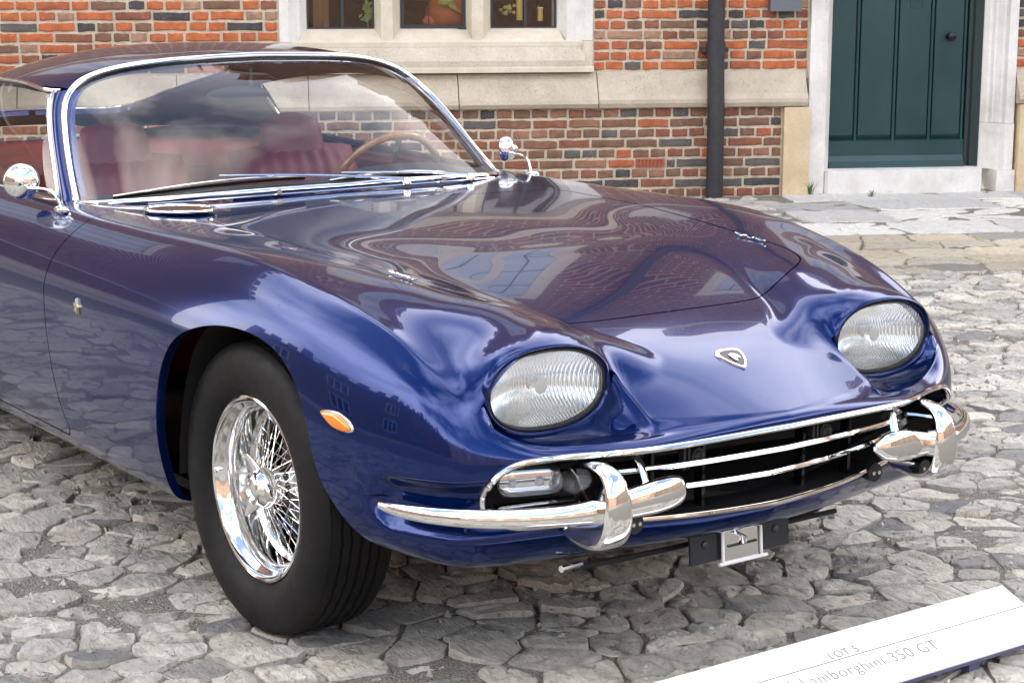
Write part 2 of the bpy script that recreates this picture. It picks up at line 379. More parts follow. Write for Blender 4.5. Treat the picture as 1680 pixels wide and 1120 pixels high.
# hidden under the car counts as unseen: rank the ones in the open first
def under_car(c): return -3.6<c[0]<.45 and abs(c[1])<.62
order=sorted(order,key=lambda i: under_car(stones[i][1]))
MATOF=dict(cobble='cobble',flag='flag',tanflag='tanflag'); NAMEOF=dict(cobble='cobblestone',flag='flagstone',tanflag='flagstone')
rest_m={}
n_ind={'cobblestone':0,'flagstone':0}
for i in order:
    kind,ctr,V,F,imp=stones[i]; nm=NAMEOF[kind]
    if n_ind[nm]<(255 if nm=='cobblestone' else 45):
        o=mesh_obj(nm,V,F,MATOF[kind],ground,smooth=True,sharp=40); o.location=(ctr[0],ctr[1],0); n_ind[nm]+=1
    else: rest_m.setdefault(kind,MB()).add(V+[ctr[0],ctr[1],0],F)
for k,mb in rest_m.items():
    o=mesh_obj('far_'+NAMEOF[k]+'s',mb.v,mb.f,MATOF[k],ground,smooth=True,sharp=40); o['kind']='stuff'
# loose grit lying in the joints
gm=MB(); rg=np.random.RandomState(5)
oct_=np.array([(1,0,0),(-1,0,0),(0,1,0),(0,-1,0),(0,0,1),(0,0,-1)],float); of=[(0,2,4),(2,1,4),(1,3,4),(3,0,4),(2,0,5),(1,2,5),(3,1,5),(0,3,5)]
cnt=0
while cnt<5200:
    s,o=rg.uniform(-4.2,1.2),rg.uniform(3.2,8.5); p=w2(s,o,0)
    if not in_view(p): continue
    z=.002 if rg.rand()<.5 else -.006
    sz=rg.uniform(.0025,.007)*(1 if rg.rand()<.93 else 1.9)
    if va(s*3.1,o*3.1)+.55*vb(s*9,o*9)<.05 : 
        if rg.rand()<.75: continue
    v=oct_*sz*(.6+.8*rg.rand(6,3))+[p[0],p[1],z+sz*.3]; gm.add(v,of); cnt+=1
gr_o=gm.build('loose_grit','cobble',None,smooth=False); tag(gr_o,'loose grit and tiny pebbles scattered between the cobbles','grit',kind='stuff')
# tufts of weed growing in the joints by the wall and near the front
def grassmat():
    m=NT('weed_green').set(rough=.6,sub=.0); m.color(m.ramp(m.noise(m.geo(),40,2),[(.3,(.05,.085,.02)),(.7,(.12,.15,.04))])); return m.m
MAT['weed']=grassmat()
def weed(s,o,h,n,label):
    mb=MB(); p0=w2(s,o,-.005)
    for _ in range(n):
        a=rg.uniform(0,2*np.pi); L=h*rg.uniform(.5,1.2); d=np.array([math.cos(a),math.sin(a),0]); b=p0+d*rg.uniform(0,.03); sd_=np.array([-d[1],d[0],0])*rg.uniform(.0015,.003); le=rg.uniform(.2,.8)
        P=[b+d*L*le*t*t+np.array([0,0,L*t*(1-.3*t)]) for t in(0,.4,.75,1)]; mb.add([P[0]-sd_,P[0]+sd_,P[1]+sd_,P[1]-sd_,P[2]+sd_*.6,P[2]-sd_*.6,P[3]],[(0,1,2,3),(3,2,4,5),(5,4,6)])
    o_=mb.build('weed',MAT['weed'],None,smooth=False); tag(o_,label,'weed')
weed(.66,.07,.13,26,'thin weeds growing at the foot of the stone pier left of the green door')
weed(1.02,.24,.06,16,'small tuft of weed in front of the stone door step')
weed(-2.95,7.55,.035,22,'small green tuft in a joint near the left front of the cobbles')
weed(-3.35,6.95,.03,16,'small green tuft in the cobbles left of the front wheel')
# ================================================================ THE BUILDING behind the car (local frame: x=s, y=-o, z)
bld=empty('brick_building',tuple(W0)); bld.rotation_euler=(0,0,WROT)
tag(bld,'old brick building with stone window, plinth band and green door behind the car','building')
def const_ramp(m,fac,stops):
    r=m.new('ValToRGB'); r.color_ramp.interpolation='CONSTANT'; e=r.color_ramp.elements
    while len(e)<len(stops): e.new(.5)
    for el,(p,c) in zip(e,stops): el.position=p; el.color=(*c,1)
    m.link(fac,r.inputs[0]); return r.outputs[0]
def brick_mat(name,stops):
    m=NT(name).set(rough=.85,spec=.3); v=m.geo(); oi=m.new('ObjectInfo'); g=m.new('NewGeometry'); rnd=m.math('FRACT',m.math('ADD',oi.outputs['Random'],g.outputs['Random Per Island']))
    c=const_ramp(m,rnd,stops); n1_=m.noise(v,18,6,.7); n2_=m.noise(v,90,5,.75); n3=m.noise(v,45,3,.6,1.5)
    c=m.mix(1.0,c,m.ramp(n1_,[(.25,(.55,.55,.56)),(.75,(1.35,1.32,1.28))]),'MULTIPLY'); c=m.mix(m.ramp(n2_,[(.25,.5),(.5,0)]),c,(.03,.025,.022)); c=m.mix(m.ramp(n3,[(.62,0),(.75,.55)]),c,(.42,.35,.27)); m.color(c)
    m.normal(m.bump(m.math('ADD',n1_,m.math('MULTIPLY',n2_,.5)),.6,.006)); return m.m
OR=(.46,.135,.052); OR2=(.38,.115,.055); RB=(.24,.095,.06); BR=(.185,.105,.07); GY=(.115,.105,.10); BK=(.07,.064,.065); TN=(.34,.21,.14)
MAT['brick_hi']=brick_mat('orange_brick',[(0,OR),(.24,RB),(.38,GY),(.50,OR2),(.64,BR),(.74,BK),(.84,TN),(.92,OR)])
MAT['brick_lo']=brick_mat('brown_brick',[(0,BR),(.20,RB),(.38,GY),(.52,(.21,.11,.07)),(.70,BK),(.74,(.28,.145,.09)),(.88,OR2),(.94,BR)])
def mortar():
    m=NT('lime_mortar').set(rough=.95,spec=.2); v=m.geo(); a=m.noise(v,25,6,.7); b=m.noise(v,130,4,.7); m.color(m.mix(m.ramp(b,[(.3,.35),(.55,0)]),m.ramp(a,[(.3,(.50,.41,.30)),(.7,(.74,.64,.50))]),(.22,.18,.14))); m.normal(m.bump(m.math('ADD',a,b),.8,.006)); return m.m
MAT['mortar']=mortar()
def limestone(name,lo,hi,pit=0.0,stain=(.30,.26,.20)):
    m=NT(name).set(rough=.85,spec=.3); v=m.geo(); a=m.noise(v,5,6,.65); b=m.noise(v,55,6,.75); p=m.noise(v,120,3,.6,0)
    c=m.ramp(a,[(.3,lo),(.7,hi)]); c=m.mix(m.ramp(b,[(.28,.35),(.48,0)]),c,tuple(x*.6 for x in lo)); c=m.mix(m.ramp(m.noise(v,2.2,5,.7),[(.55,0),(.8,.5)]),c,stain)
    h=m.math('ADD',m.math('MULTIPLY',a,.4),m.math('MULTIPLY',b,.5))
    if pit: 
        pr=m.ramp(p,[(.30,1),(.44,0)]); c=m.mix(m.math('MULTIPLY',pr,.75*pit),c,tuple(x*.42 for x in lo)); h=m.math('SUBTRACT',h,m.math('MULTIPLY',pr,1.4))
    m.color(c); m.normal(m.bump(h,.5 if pit else .35,.010)); return m.m
MAT['stone']=limestone('cream_limestone',(.52,.45,.345),(.66,.60,.50)); MAT['stone_white']=limestone('pale_limestone',(.58,.56,.52),(.74,.72,.69)); MAT['stone_gold']=limestone('golden_limestone',(.50,.38,.22),(.62,.51,.35)); MAT['stone_pit']=limestone('pitted_limestone',(.46,.40,.315),(.58,.52,.43),.7,(.30,.26,.20)); MAT['stone_grey']=limestone('weathered_grey_stone',(.42,.355,.27),(.55,.48,.385),.5,(.26,.22,.175))
LOC=lambda s,o,z:(s,-o,z)
def lbox(mb,s0,s1,o0,o1,z0,z1): return mb.box((s0,-o1,z0),(s1,-o0,z1))
def prism(name,prof,s0,s1,mat,parent,s0b=None,s1b=None,smooth=False):
    """extrude an (o,z) profile along s; ends may slant per point"""
    n=len(prof); A=[LOC(s0 if s0b is None else s0b[i],o,z) for i,(o,z) in enumerate(prof)]; B=[LOC(s1 if s1b is None else s1b[i],o,z) for i,(o,z) in enumerate(prof)]
    f=[(i,(i+1)%n,n+(i+1)%n,n+i) for i in range(n)]+[tuple(range(n))[::-1],tuple(range(n,2*n))]
    return MB().add(A+B,f).build(name,mat,parent,smooth=False)
def vprism(name,prof,z0,z1,mat,parent):
    """extrude an (s,o) profile up"""
    n=len(prof); A=[LOC(s,o,z0) for s,o in prof]; B=[LOC(s,o,z1) for s,o in prof]; f=[(i,(i+1)%n,n+(i+1)%n,n+i) for i in range(n)]+[tuple(range(n))[::-1],tuple(range(n,2*n))]
    return MB().add(A+B,f).build(name,mat,parent,smooth=False)
ZB0,ZB1=.568,.792          # plinth band
WL,WR=-2.72,-.76           # window surround
DL,DR=.651,2.03            # door surround
LOWO=.055                  # the plinth stands proud of the wall above
LT=1.45                    # top of the brickwork that is built brick by brick
wallm=MB(); 
for a,b in((-16,-2.70),(-.78,DL+.02),(DR-.02,14)): lbox(wallm,a,b,-.5,-.010,ZB1-.05,LT)
lbox(wallm,-16,DL-.17,-.5,LOWO-.010,-.1,ZB0+.01); lbox(wallm,DR+.06,14,-.5,LOWO-.010,-.1,ZB0+.01); wallm.build('mortar_bed','mortar',bld,smooth=False)
# ---- bricks
rb_=np.random.RandomState(11); COURSE=.064
def brick_proto(l,h,r):
    d=.03; j=lambda a: r.uniform(-a,a); nx=4; bev=.004
    bot=[(-l/2+l*i/nx,-h/2+j(.0035)) for i in range(nx+1)]; top=[(l/2-l*i/nx,h/2+j(.0035)) for i in range(nx+1)]; out=np.array(bot+top); n=len(out)
    inn=out*[(1-2*bev/l),(1-2*bev/h)]; V=[(x,d,z) for x,z in out]+[(x,.0035,z) for x,z in out]+[(x,j(.0012),z) for x,z in inn]+[(0,j(.001)-.001,0)]
    F=[]
    for k in range(2):
        for i in range(n): F.append((k*n+i,k*n+(i+1)%n,(k+1)*n+(i+1)%n,(k+1)*n+i))
    for i in range(n): F.append((2*n+i,2*n+(i+1)%n,3*n))
    return V,[f[::-1] for f in F]
protos={}
def proto(l,key,mat):
    q=round(l/.012)*.012; k=(q,rb_.randint(3),mat)
    if k not in protos:
        V,F=brick_proto(q,.0470,rb_); me=bpy.data.meshes.new('brick'); me.from_pydata(V,[],F); me.update()
        bm=bmesh.new(); bm.from_mesh(me); bmesh.ops.recalc_face_normals(bm,faces=bm.faces); bm.to_mesh(me); bm.free(); me.materials.append(MAT[mat]); protos[k]=me
    return protos[k],q
def lay(s0,s1,z0,z1,mat,o,english,topdown=False):
    out=[]; n=int((z1-z0)/COURSE+.35)
    for k in range(n):
        z=(z1-(k+.5)*COURSE) if topdown else (z0+(k+.5)*COURSE); s=s0
        head=(k%2==0) if english else None
        first=True
        while s<s1-.03:
            if english: l=.112 if head else .222
            else: l=.115 if rb_.rand()<.76 else .225
            if first and rb_.rand()<.6: l*=.5 if l>.2 else .7
            first=False
            l*=rb_.uniform(.92,1.06); 
            if s+l>s1-.05: l=s1-s
            if l-.014>.03: out.append((s+l/2+rb_.uniform(-.002,.002),z+rb_.uniform(-.0025,.0025),l-.017,mat,o))
            s+=l
    return out
allb=lay(-5.6,WL-.005,ZB1+.006,LT,'brick_hi',0,False)+lay(WR+.005,DL-.005,ZB1+.006,LT,'brick_hi',0,False)+lay(DR+.01,3.4,ZB1+.006,LT,'brick_hi',0,False)+lay(-5.6,DL-.18,0,ZB0,'brick_lo',LOWO,True,True)+lay(DR+.22,3.4,0,ZB0,'brick_lo',LOWO,True,True)
AIR=(-.484,-.293,.1915,.2405)
def vis(b):
    s,z=b[0],b[1]; 
    if z>1.30: return 9
    if s>2.15 or s<-4.45: return 8
    if s<-.95 and z<.2: return 5         # hidden by the bonnet
    if s<-1.9 and z<ZB0: return 4        # behind the car
    return 0 if z>ZB1 or s>-1.5 else 1
nb_l=[]
for b in allb:
    if AIR[2]<b[1]<AIR[3] and b[4]>0:
        lo_,hi_=b[0]-b[2]/2,b[0]+b[2]/2
        if hi_>AIR[0]-.012 and lo_<AIR[1]+.012:
            for a_,c_ in((lo_,min(hi_,AIR[0]-.014)),(max(lo_,AIR[1]+.014),hi_)):
                if c_-a_>.03: nb_l.append(((a_+c_)/2,b[1],c_-a_,b[3],b[4]))
            continue
    nb_l.append(b)
allb=nb_l
order=sorted(range(len(allb)),key=lambda i:vis(allb[i])); far={}
for r_,i in enumerate(order):
    s,z,l,mat,o=allb[i]; me,q=proto(l,0,mat)
    if r_<298:
        b=bpy.data.objects.new('brick',me); b.parent=bld; b.location=LOC(s,o,z); b.scale=(l/q,1,1); b.rotation_euler=(rb_.uniform(-.012,.012),rb_.uniform(-.012,.012),rb_.uniform(-.012,.012)); COL.objects.link(b)
    else:
        mb=far.setdefault(mat,MB()); mb.add([(v.co.x*l/q+s,v.co.y-o,v.co.z+z) for v in me.vertices],[tuple(p.vertices) for p in me.polygons])
for mat,mb in far.items():
    o_=mesh_obj('further_bricks',mb.v,mb.f,mat,bld); o_['kind']='stuff'
# air brick
ab=empty('air_brick',(0,0,0),bld); m_=MB(); a0,a1,b0,b1=AIR; nx,nz=8,3
cx=np.linspace(a0,a1,nx*2+1); cz=np.linspace(b0,b1,nz*2+1)
lbox(m_,a0,a1,LOWO-.05,LOWO-.02,b0,b1); 
for i in range(0,nx*2+1,1):
    if i%2==0 and i<nx*2: lbox(m_,cx[i],cx[i]+(cx[1]-cx[0])*.9,LOWO-.0205,LOWO+.004,b0,b1)
for k in(0,2,4,6): zz=b0+(b1-b0)*k/6.5; lbox(m_,a0,a1,LOWO-.0200,LOWO+.0055,zz,zz+.008)
simple('terracotta',(.34,.085,.045),.8); m_.build('air_brick_face','terracotta',ab,smooth=False)
# ---- plinth band of weathered stones, a real splayed profile
prof=[(-.3,ZB1+.02),(.0,ZB1),(.010,ZB1-.01),(.075,ZB0+.085),(.095,ZB0+.055),(.098,ZB0+.030),(.085,ZB0+.004),(LOWO-.03,ZB0),(-.3,ZB0)]
xs_=[-16,-9,-6.2,-5.1,-4.3,-3.35,-2.55,-1.62,-.735,.05,DL-.02]
for a,b in zip(xs_[:-1],xs_[1:]): prism('plinth_stone',[(o+rb_.uniform(-.003,.003),z) for o,z in prof],a+.003,b-.003,'stone_grey',bld)
prism('plinth_stone',prof,DR+.02,5,'stone_grey',bld); prism('plinth_stone',prof,5.01,14,'stone_grey',bld)
lbox(MB(),DL-.175,DL-.004,-.3,LOWO+.03,-.05,ZB0-.003).build('pier_stone','stone_gold',bld,smooth=False)
# ---- window
win=empty('stone_window',(0,0,0),bld)
LIGHTS=[(-2.547,-2.137),(-1.971,-1.568),(-1.407,-.996)]; SD=.14; par=lambda s,d: s+(s+2.99)/11.76*d
WT=2.45
prism('sill_ledge',[(-.3,.83),(.052,.83),(.060,.825),(.060,ZB1+.004),(-.3,ZB1+.004)],WL+.01,WR-.002,'stone',win)
prism('weathered_sill',[(-.3,.952),(-.012,.952),(.048,.868),(.048,.831),(-.3,.831)],WL+.06,WR-.055,'stone_pit',win)
prism('upper_sill',[(-.3,.992),(-.022,.992),(-.012,.984),(-.012,.953),(-.3,.953)],WL+.06,WR-.055,'stone',win)
def slope_sill(a,b,s0,s1):
    # sloping apron under one light
    V=[LOC(par(a,SD)-.012,-SD,1.068),LOC(par(b,SD)+.012,-SD,1.068),LOC(s1,-.022,.993),LOC(s0,-.022,.993),LOC(par(a,SD)-.012,-SD,.99),LOC(par(b,SD)+.012,-SD,.99),LOC(s1,-.022,.99),LOC(s0,-.022,.99)]
    MB().add(V,[(0,1,2,3),(4,7,6,5),(0,4,5,1),(2,6,7,3),(1,5,6,2),(0,3,7,4)]).build('sloping_sill','stone',win,smooth=False)
for k,(a,b) in enumerate(LIGHTS): slope_sill(a,b,a-.055,b+.055)
for (a,b),(c,d) in zip(LIGHTS[:-1],LIGHTS[1:]):
    b2,c2=par(b,SD),par(c,SD); mid=(b+c)/2; vprism('mullion',[(b2,-SD-.04),(b2,-SD),(mid-.036,-.028),(mid+.036,-.028),(c2,-SD),(c2,-SD-.04)],.988,WT-.2,'stone',win)
a=par(LIGHTS[0][0],SD); vprism('window_jamb',[(a,-SD-.04),(a,-SD),(a-.05,-.055),(a-.07,-.05),(a-.12,.004),(WL+.002,.004),(WL+.002,-.3),(a,-.3)],.99,WT-.2,'stone_white',win)
b=par(LIGHTS[-1][1],SD); vprism('window_jamb',[(b,-SD-.04),(b,-.3),(WR-.002,-.3),(WR-.002,.004),(WR-.045,.004),(b+.11,-.045),(b+.055,-.05),(b,-SD)],.99,WT-.2,'stone_white',win)
vprism('jamb_foot',[(WL+.003,-.3),(WL+.003,.012),(WL+.065,.012),(WL+.065,-.3)],ZB1+.03,.988,'stone',win); vprism('jamb_foot',[(WR-.060,-.3),(WR-.060,.012),(WR-.003,.012),(WR-.003,-.3)],ZB1+.03,.988,'stone',win)
prism('window_head',[(-.3,WT-.2),(-SD,WT-.2),(.02,WT-.1),(.05,WT),(-.3,WT)],WL,WR,'stone',win)
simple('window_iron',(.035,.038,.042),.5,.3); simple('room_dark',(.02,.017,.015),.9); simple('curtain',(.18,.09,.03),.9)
MAT['pane']=glassmat('old_window_glass',(.80,.84,.84))
def pane_mat():
    m=NT('dim_window_pane').set(col=(.02,.022,.025),rough=.04,spec=.6); m.normal(m.bump(m.noise(m.geo(),4,3,.5),.15,.01)); return m.m
MAT['dimpane']=pane_mat()
for k,(a,b) in enumerate(LIGHTS):
    a,b=par(a,SD),par(b,SD); li_=empty('window_light',(0,0,0),win); z0,z1=1.066,WT-.2
    MB().add([LOC(a,-SD-.005,z0),LOC(b,-SD-.005,z0),LOC(b,-SD-.005,z1),LOC(a,-SD-.005,z1)],[(0,1,2,3)]).build('pane','pane',li_,smooth=False)
    w_=.020 if k==1 else .008
    fr=MB(); lbox(fr,a,b,-SD-.02,-SD+.012,z0,z0+w_); lbox(fr,a,a+w_,-SD-.02,-SD+.0121,z0,z1); lbox(fr,b-w_,b,-SD-.02,-SD+.0122,z0,z1); fr.build('casement','window_iron',li_,smooth=False)
    if k!=1: x=(a+b)/2+.01; lbox(MB(),x-.010,x+.010,-SD-.015,-SD+.010,z0,z1).build('glazing_bar','window_iron',li_,smooth=False)
    else: 
        lbox(MB(),b-.05,b+.002,-SD+.012,-SD+.024,z0-.004,z0+.010).build('window_stay','window_iron',li_,smooth=False); lbox(MB(),a+.175,a+.180,-SD-.012,-SD+.006,z0,z1).build('glazing_bar','window_iron',li_,smooth=False)
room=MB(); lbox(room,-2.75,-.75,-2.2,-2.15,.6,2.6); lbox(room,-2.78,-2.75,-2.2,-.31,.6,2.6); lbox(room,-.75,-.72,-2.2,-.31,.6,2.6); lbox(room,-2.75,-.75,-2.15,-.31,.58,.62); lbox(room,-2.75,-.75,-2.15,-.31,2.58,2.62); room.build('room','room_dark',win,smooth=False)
def thing_local(name,parts,label,cat):
    e=empty(name,(0,0,0)); e.location=W0; e.rotation_euler=(0,0,WROT); tag(e,label,cat)
    for nm,mb,mat in parts: mb.build(nm,mat,e)
    return e
# things standing inside on the window board
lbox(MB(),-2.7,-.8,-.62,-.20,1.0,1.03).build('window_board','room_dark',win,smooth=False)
simple('orange_clay',(.42,.10,.025),.6); simple('leaf_green',(.16,.26,.05),.6); simple('wax_yellow',(.62,.44,.12),.5,sub=.2); simple('wax_pale',(.75,.66,.36),.5); simple('olive_cloth',(.33,.30,.07),.8)
thing_local('clay_bowl',[('bowl',MB().lathe([(.0,.0),(.09,.0),(.135,.04),(.155,.10),(.15,.16),(.11,.22),(.0,.24)],28,'z',LOC(-1.62,-.42,1.03)),'orange_clay'),('pad',MB().sphere(LOC(-1.72,-.36,1.10),(.085,.04,.05),8,14),'orange_clay')],'orange clay bowl behind the middle light of the stone window','bowl')
thing_local('olive_glove',[('palm',MB().sphere(LOC(-1.66,-.26,1.225),(.05,.025,.03),8,12),'olive_cloth')]+[('finger',MB().tube(np.array([LOC(-1.655+.012*k,-.25,1.215),LOC(-1.625+.014*k,-.245,1.190-.008*k),LOC(-1.60+.012*k,-.25,1.178-.006*k)]),.008,8),'olive_cloth') for k in range(4)],'olive glove hanging above the orange bowl in the middle window light','glove')
thing_local('tall_candle',[('wax',MB().tube(np.array([LOC(-1.19,-.25,1.11),LOC(-1.19,-.25,1.40)]),.020,16),'wax_yellow')],'taller yellow candle, left of the two in the right window light','candle')
thing_local('short_candle',[('wax',MB().tube(np.array([LOC(-1.055,-.25,1.105),LOC(-1.055,-.25,1.185)]),.017,16),'wax_yellow'),('rim',MB().tube(np.array([LOC(-1.055,-.25,1.184),LOC(-1.055,-.25,1.192)]),.020,16),'wax_pale')],'short yellow candle near the right edge of the stone window','candle')
fl=MB(); rf=np.random.RandomState(4)
for _ in range(16): fl.sphere(LOC(-1.265+rf.randn()*.018,-.25+rf.randn()*.01,1.15+abs(rf.randn())*.03),(.013,.010,.012),6,8)
thing_local('dried_flowers',[('petals',fl,'olive_cloth')],'bunch of dull yellow flowers beside the tall candle','flowers')
pl=MB(); rf=np.random.RandomState(9)
for _ in range(18):
    c=np.array(LOC(-2.155+rf.randn()*.018,-.24+rf.randn()*.012,1.12+rf.rand()*.10)); d=rf.randn(3)*.022; e_=np.cross(d,[.3,1,.2])*.5; pl.add([c-d,c+e_,c+d,c-e_],[(0,1,2,3)])
thing_local('green_plant',[('leaves',pl,'leaf_green'),('stem',MB().tube(np.array([LOC(-2.155,-.25,1.03),LOC(-2.155,-.25,1.15)]),.004,6),'leaf_green')],'small green plant behind the left light of the stone window','plant')
thing_local('brown_curtain',[('drape',MB().grid(np.array([[LOC(-2.50+.012*i,-.22-.012*math.sin(i*1.3),z) for z in(1.04,1.8,2.4)] for i in range(9)])),'curtain')],'brown curtain at the left edge of the stone window','curtain')
# ---- door
drr=empty('green_door',(0,0,0),bld); DD=.16; pz=lambda z:z+(z-1.44)/11.76*DD; ps=lambda s:par(s,DD)
def doormat():
    m=NT('dark_green_paint').set(rough=.38,spec=.5); v=m.geo((1,1,.25)); n=m.noise(v,40,5,.65); c=m.ramp(m.noise(m.geo(),3,4,.6),[(.3,(.0055,.032,.034)),(.7,(.009,.046,.049))]); m.color(c); m.rough(m.ramp(n,[(.3,.3),(.8,.5)])); m.normal(m.bump(n,.12,.003)); return m.m
MAT['door_green']=doormat(); simple('door_black_green',(.006,.018,.019),.5)
ed=[.782,.977,1.233,1.475,1.700]; ztop=2.15
lbox(MB(),ps(.77),ps(1.80),-DD-.06,-DD-.02,.10,ztop).build('door_back','door_black_green',drr,smooth=False)
for a,b in zip(ed[:-1],ed[1:]):
    a,b=ps(a)+.013,ps(b)-.013; z0=pz(.345); V=[LOC(a,-DD-.02,z0),LOC(b,-DD-.02,z0),LOC(b,-DD-.02,ztop),LOC(a,-DD-.02,ztop)]; i_=.006
    V+=[LOC(a+i_,-DD,z0+.03),LOC(b-i_,-DD,z0+.03),LOC(b-i_,-DD,ztop),LOC(a+i_,-DD,ztop)]
    MB().add(V,[(4,5,6,7),(0,1,5,4),(1,2,6,5),(2,3,7,6),(3,0,4,7)]).build('door_board','door_green',drr,smooth=False)
for e_ in ed: 
    x=ps(e_); MB().tube(np.array([LOC(x,-DD-.006,pz(.33)),LOC(x,-DD-.006,ztop)]),(.010,.010),10).build('door_bead','door_green',drr)
prism('bottom_rail',[(-DD-.02,pz(.345)),(-DD+.004,pz(.335)),(-DD+.006,pz(.23)),(-DD-.02,pz(.23))],ps(.785),ps(1.715),'door_green',drr)
prism('weather_board',[(-DD-.02,pz(.245)),(-DD+.012,pz(.240)),(-DD+.030,pz(.205)),(-DD+.055,pz(.178)),(-DD+.058,pz(.160)),(-DD-.02,pz(.160))],ps(.792),ps(1.708),'door_green',drr)
vprism('door_frame',[(ps(1.715),-DD-.05),(ps(1.715),-DD+.015),(ps(1.735),-DD+.02),(ps(1.745),-DD+.04),(ps(1.80),-DD+.045),(ps(1.80),-DD-.05)],.15,ztop,'door_black_green',drr)
kx,kz=ps(1.591),pz(1.003); MB().lathe([(0,-.064),(.014,-.063),(.026,-.055),(.030,-.043),(.024,-.031),(.011,-.022),(.011,-.004),(.027,-.003),(.027,.002)],24,'y',LOC(kx,-DD,kz)).build('door_knob',simple('knob_iron',(.02,.022,.024),.3,.6),drr)
lb=MB(); x0,x1,z0,z1=ps(1.318),ps(1.405),pz(1.185),pz(1.36)
for a,b,c,d in((x0,x1,z0,z0+.008),(x0,x0+.008,z0,z1),(x1-.008,x1,z0,z1)): lbox(lb,a,b,-DD-.001,-DD+.004,c,d)
lb.build('letter_plate_moulding','door_green',drr,smooth=False); lbox(MB(),(x0+x1)/2-.004,(x0+x1)/2+.004,-DD+.001,-DD+.012,z0+.05,z1).build('knocker','knob_iron',drr,smooth=False)
sur=empty('door_surround',(0,0,0),bld)
vprism('left_jamb',[(DL,-.4),(DL,.035),(DL+.085,.038),(DL+.118,.022),(ps(.782),-.10),(ps(.782),-.4)],.0,2.1,'stone_white',sur)
def mould(z0,z1,nm,k=0): 
    a=ps(1.795); vprism(nm,[(a,-.4),(a,-DD+.03),(a+.035,-.085),(a+.05,-.078),(a+.062,-.052),(a+.075,-.050),(a+.10,-.012),(a+.115,-.008),(a+.125,.030),(DR+.012,.034),(DR+.012,-.4)] if not k else [(a,-.4),(a,-DD+.03),(a+.105,-.005),(a+.125,.036),(DR+.014,.040),(DR+.014,-.4)],z0,z1,'stone_white',sur)
mould(.44,2.1,'right_jamb'); mould(.135,.438,'right_jamb_base',1); lbox(MB(),ps(1.80)+.07,DR+.03,-.2,.055,-.05,.134).build('jamb_foot','stone_white',sur,smooth=False)
prism('door_head',[(-.4,2.1),(.04,2.1),(.06,2.2),(.03,2.4),(-.4,2.4)],DL,DR,'stone_white',sur)
vprism('door_step',[(DL+.125,-.4),(DL+.125,.02),(DL+.14,.045),(1.80,.05),(1.835,.04),(1.835,-.4)],-.05,.147,'stone_white',sur)
lbox(MB(),DR+.035,DR+.20,-.3,LOWO+.025,-.05,ZB0-.003).build('pier_stone','stone_gold',bld,smooth=False)
# ---- upper storey, out of the picture but mirrored in the bonnet and the glass
def brick_tex(name,c1,c2,mo,scale=1.0):
    m=NT(name).set(rough=.9,spec=.25); tc_=m.new('TexCoord'); mp=m.new('Mapping'); mp.inputs['Rotation'].default_value=(R(90),0,0); m.link(tc_.outputs['Object'],mp.inputs[0]); br=m.new('TexBrick'); br.inputs['Scale'].default_value=1/scale; br.inputs['Brick Width'].default_value=.2; br.inputs['Row Height'].default_value=.064; br.inputs['Mortar Size'].default_value=.009; br.inputs['Bias'].default_value=-.1; br.offset=.5
    br.inputs['Color1'].default_value=(*c1,1); br.inputs['Color2'].default_value=(*c2,1); br.inputs['Mortar'].default_value=(*mo,1); m.link(mp.outputs[0],br.inputs['Vector']); n=m.noise(m.geo(),7,5,.7); m.color(m.mix(1.0,br.outputs[0],m.ramp(n,[(.3,(.7,.7,.7)),(.7,(1.25,1.2,1.15))]),'MULTIPLY')); return m.m
MAT['brick_tex']=brick_tex('brickwork_far',(.20,.06,.034),(.10,.055,.042),(.36,.30,.23)); MAT['brick_dark']=brick_tex('brickwork_opposite',(.15,.06,.04),(.10,.055,.04),(.25,.21,.17))
WH=6.5; WH2=8.9; SJ=-.25    # right part, taller left part, where they meet
up=MB(); 
for a,b,z0,z1 in((-16,WL,LT,WH2),(WL,WR,WT,WH2),(WR,SJ,LT,WH2),(SJ,DL,LT,WH),(DL,DR,2.4,WH),(DR,14,LT,WH)): lbox(up,a,b,-.5,-.002,z0+.001,z1)
up.build('upper_wall','brick_tex',bld,smooth=False)
prism('string_course',[(-.1,2.98),(.06,2.95),(.07,2.86),(-.1,2.84)],-16,14,'stone',bld); [prism('coping',[(-.52,h_+.001),(.06,h_+.001),(.08,h_+.10),(-.25,h_+.2),(-.52,h_+.1)],a_,b_,'stone',bld) for a_,b_,h_ in((-16,SJ,WH2),(SJ+.002,14,WH))]
def upper_window(s,z0,z1,w,n):
    uw=empty('upper_window',(0,0,0),bld); fr=MB(); lbox(fr,s-w/2-.14,s-w/2,-.1,.03,z0-.12,z1+.12); lbox(fr,s+w/2,s+w/2+.14,-.1,.03,z0-.12,z1+.12); lbox(fr,s-w/2,s+w/2,-.1,.0302,z0-.12,z0); lbox(fr,s-w/2,s+w/2,-.1,.0303,z1,z1+.12)
    for k in range(1,n): x=s-w/2+w*k/n; lbox(fr,x-.05,x+.05,-.1,.025,z0,z1)
    fr.build('stone_frame','stone',uw,smooth=False)
    for k in range(n):
        a,b=s-w/2+w*k/n+(.05 if k else 0),s-w/2+w*(k+1)/n-(.05 if k<n-1 else 0); MB().add([LOC(a,.004,z0),LOC(b,.004,z0),LOC(b,.004,z1),LOC(a,.004,z1)],[(0,1,2,3)]).build('pane','skypane',uw,smooth=False)
        bars=MB()
        for q in(1,2): lbox(bars,a,b,.0,.010,z0+(z1-z0)*q/3-.008,z0+(z1-z0)*q/3+.008)
        lbox(bars,(a+b)/2-.008,(a+b)/2+.008,.0,.0105,z0,z1); bars.build('lead_bars','window_iron',uw,smooth=False)
MAT['skypane']=NT('sky_tinted_pane').set(col=(.42,.45,.50),rough=.06,spec=.6).m  # pale blue-grey base colour stands in for sky mirrored in the panes
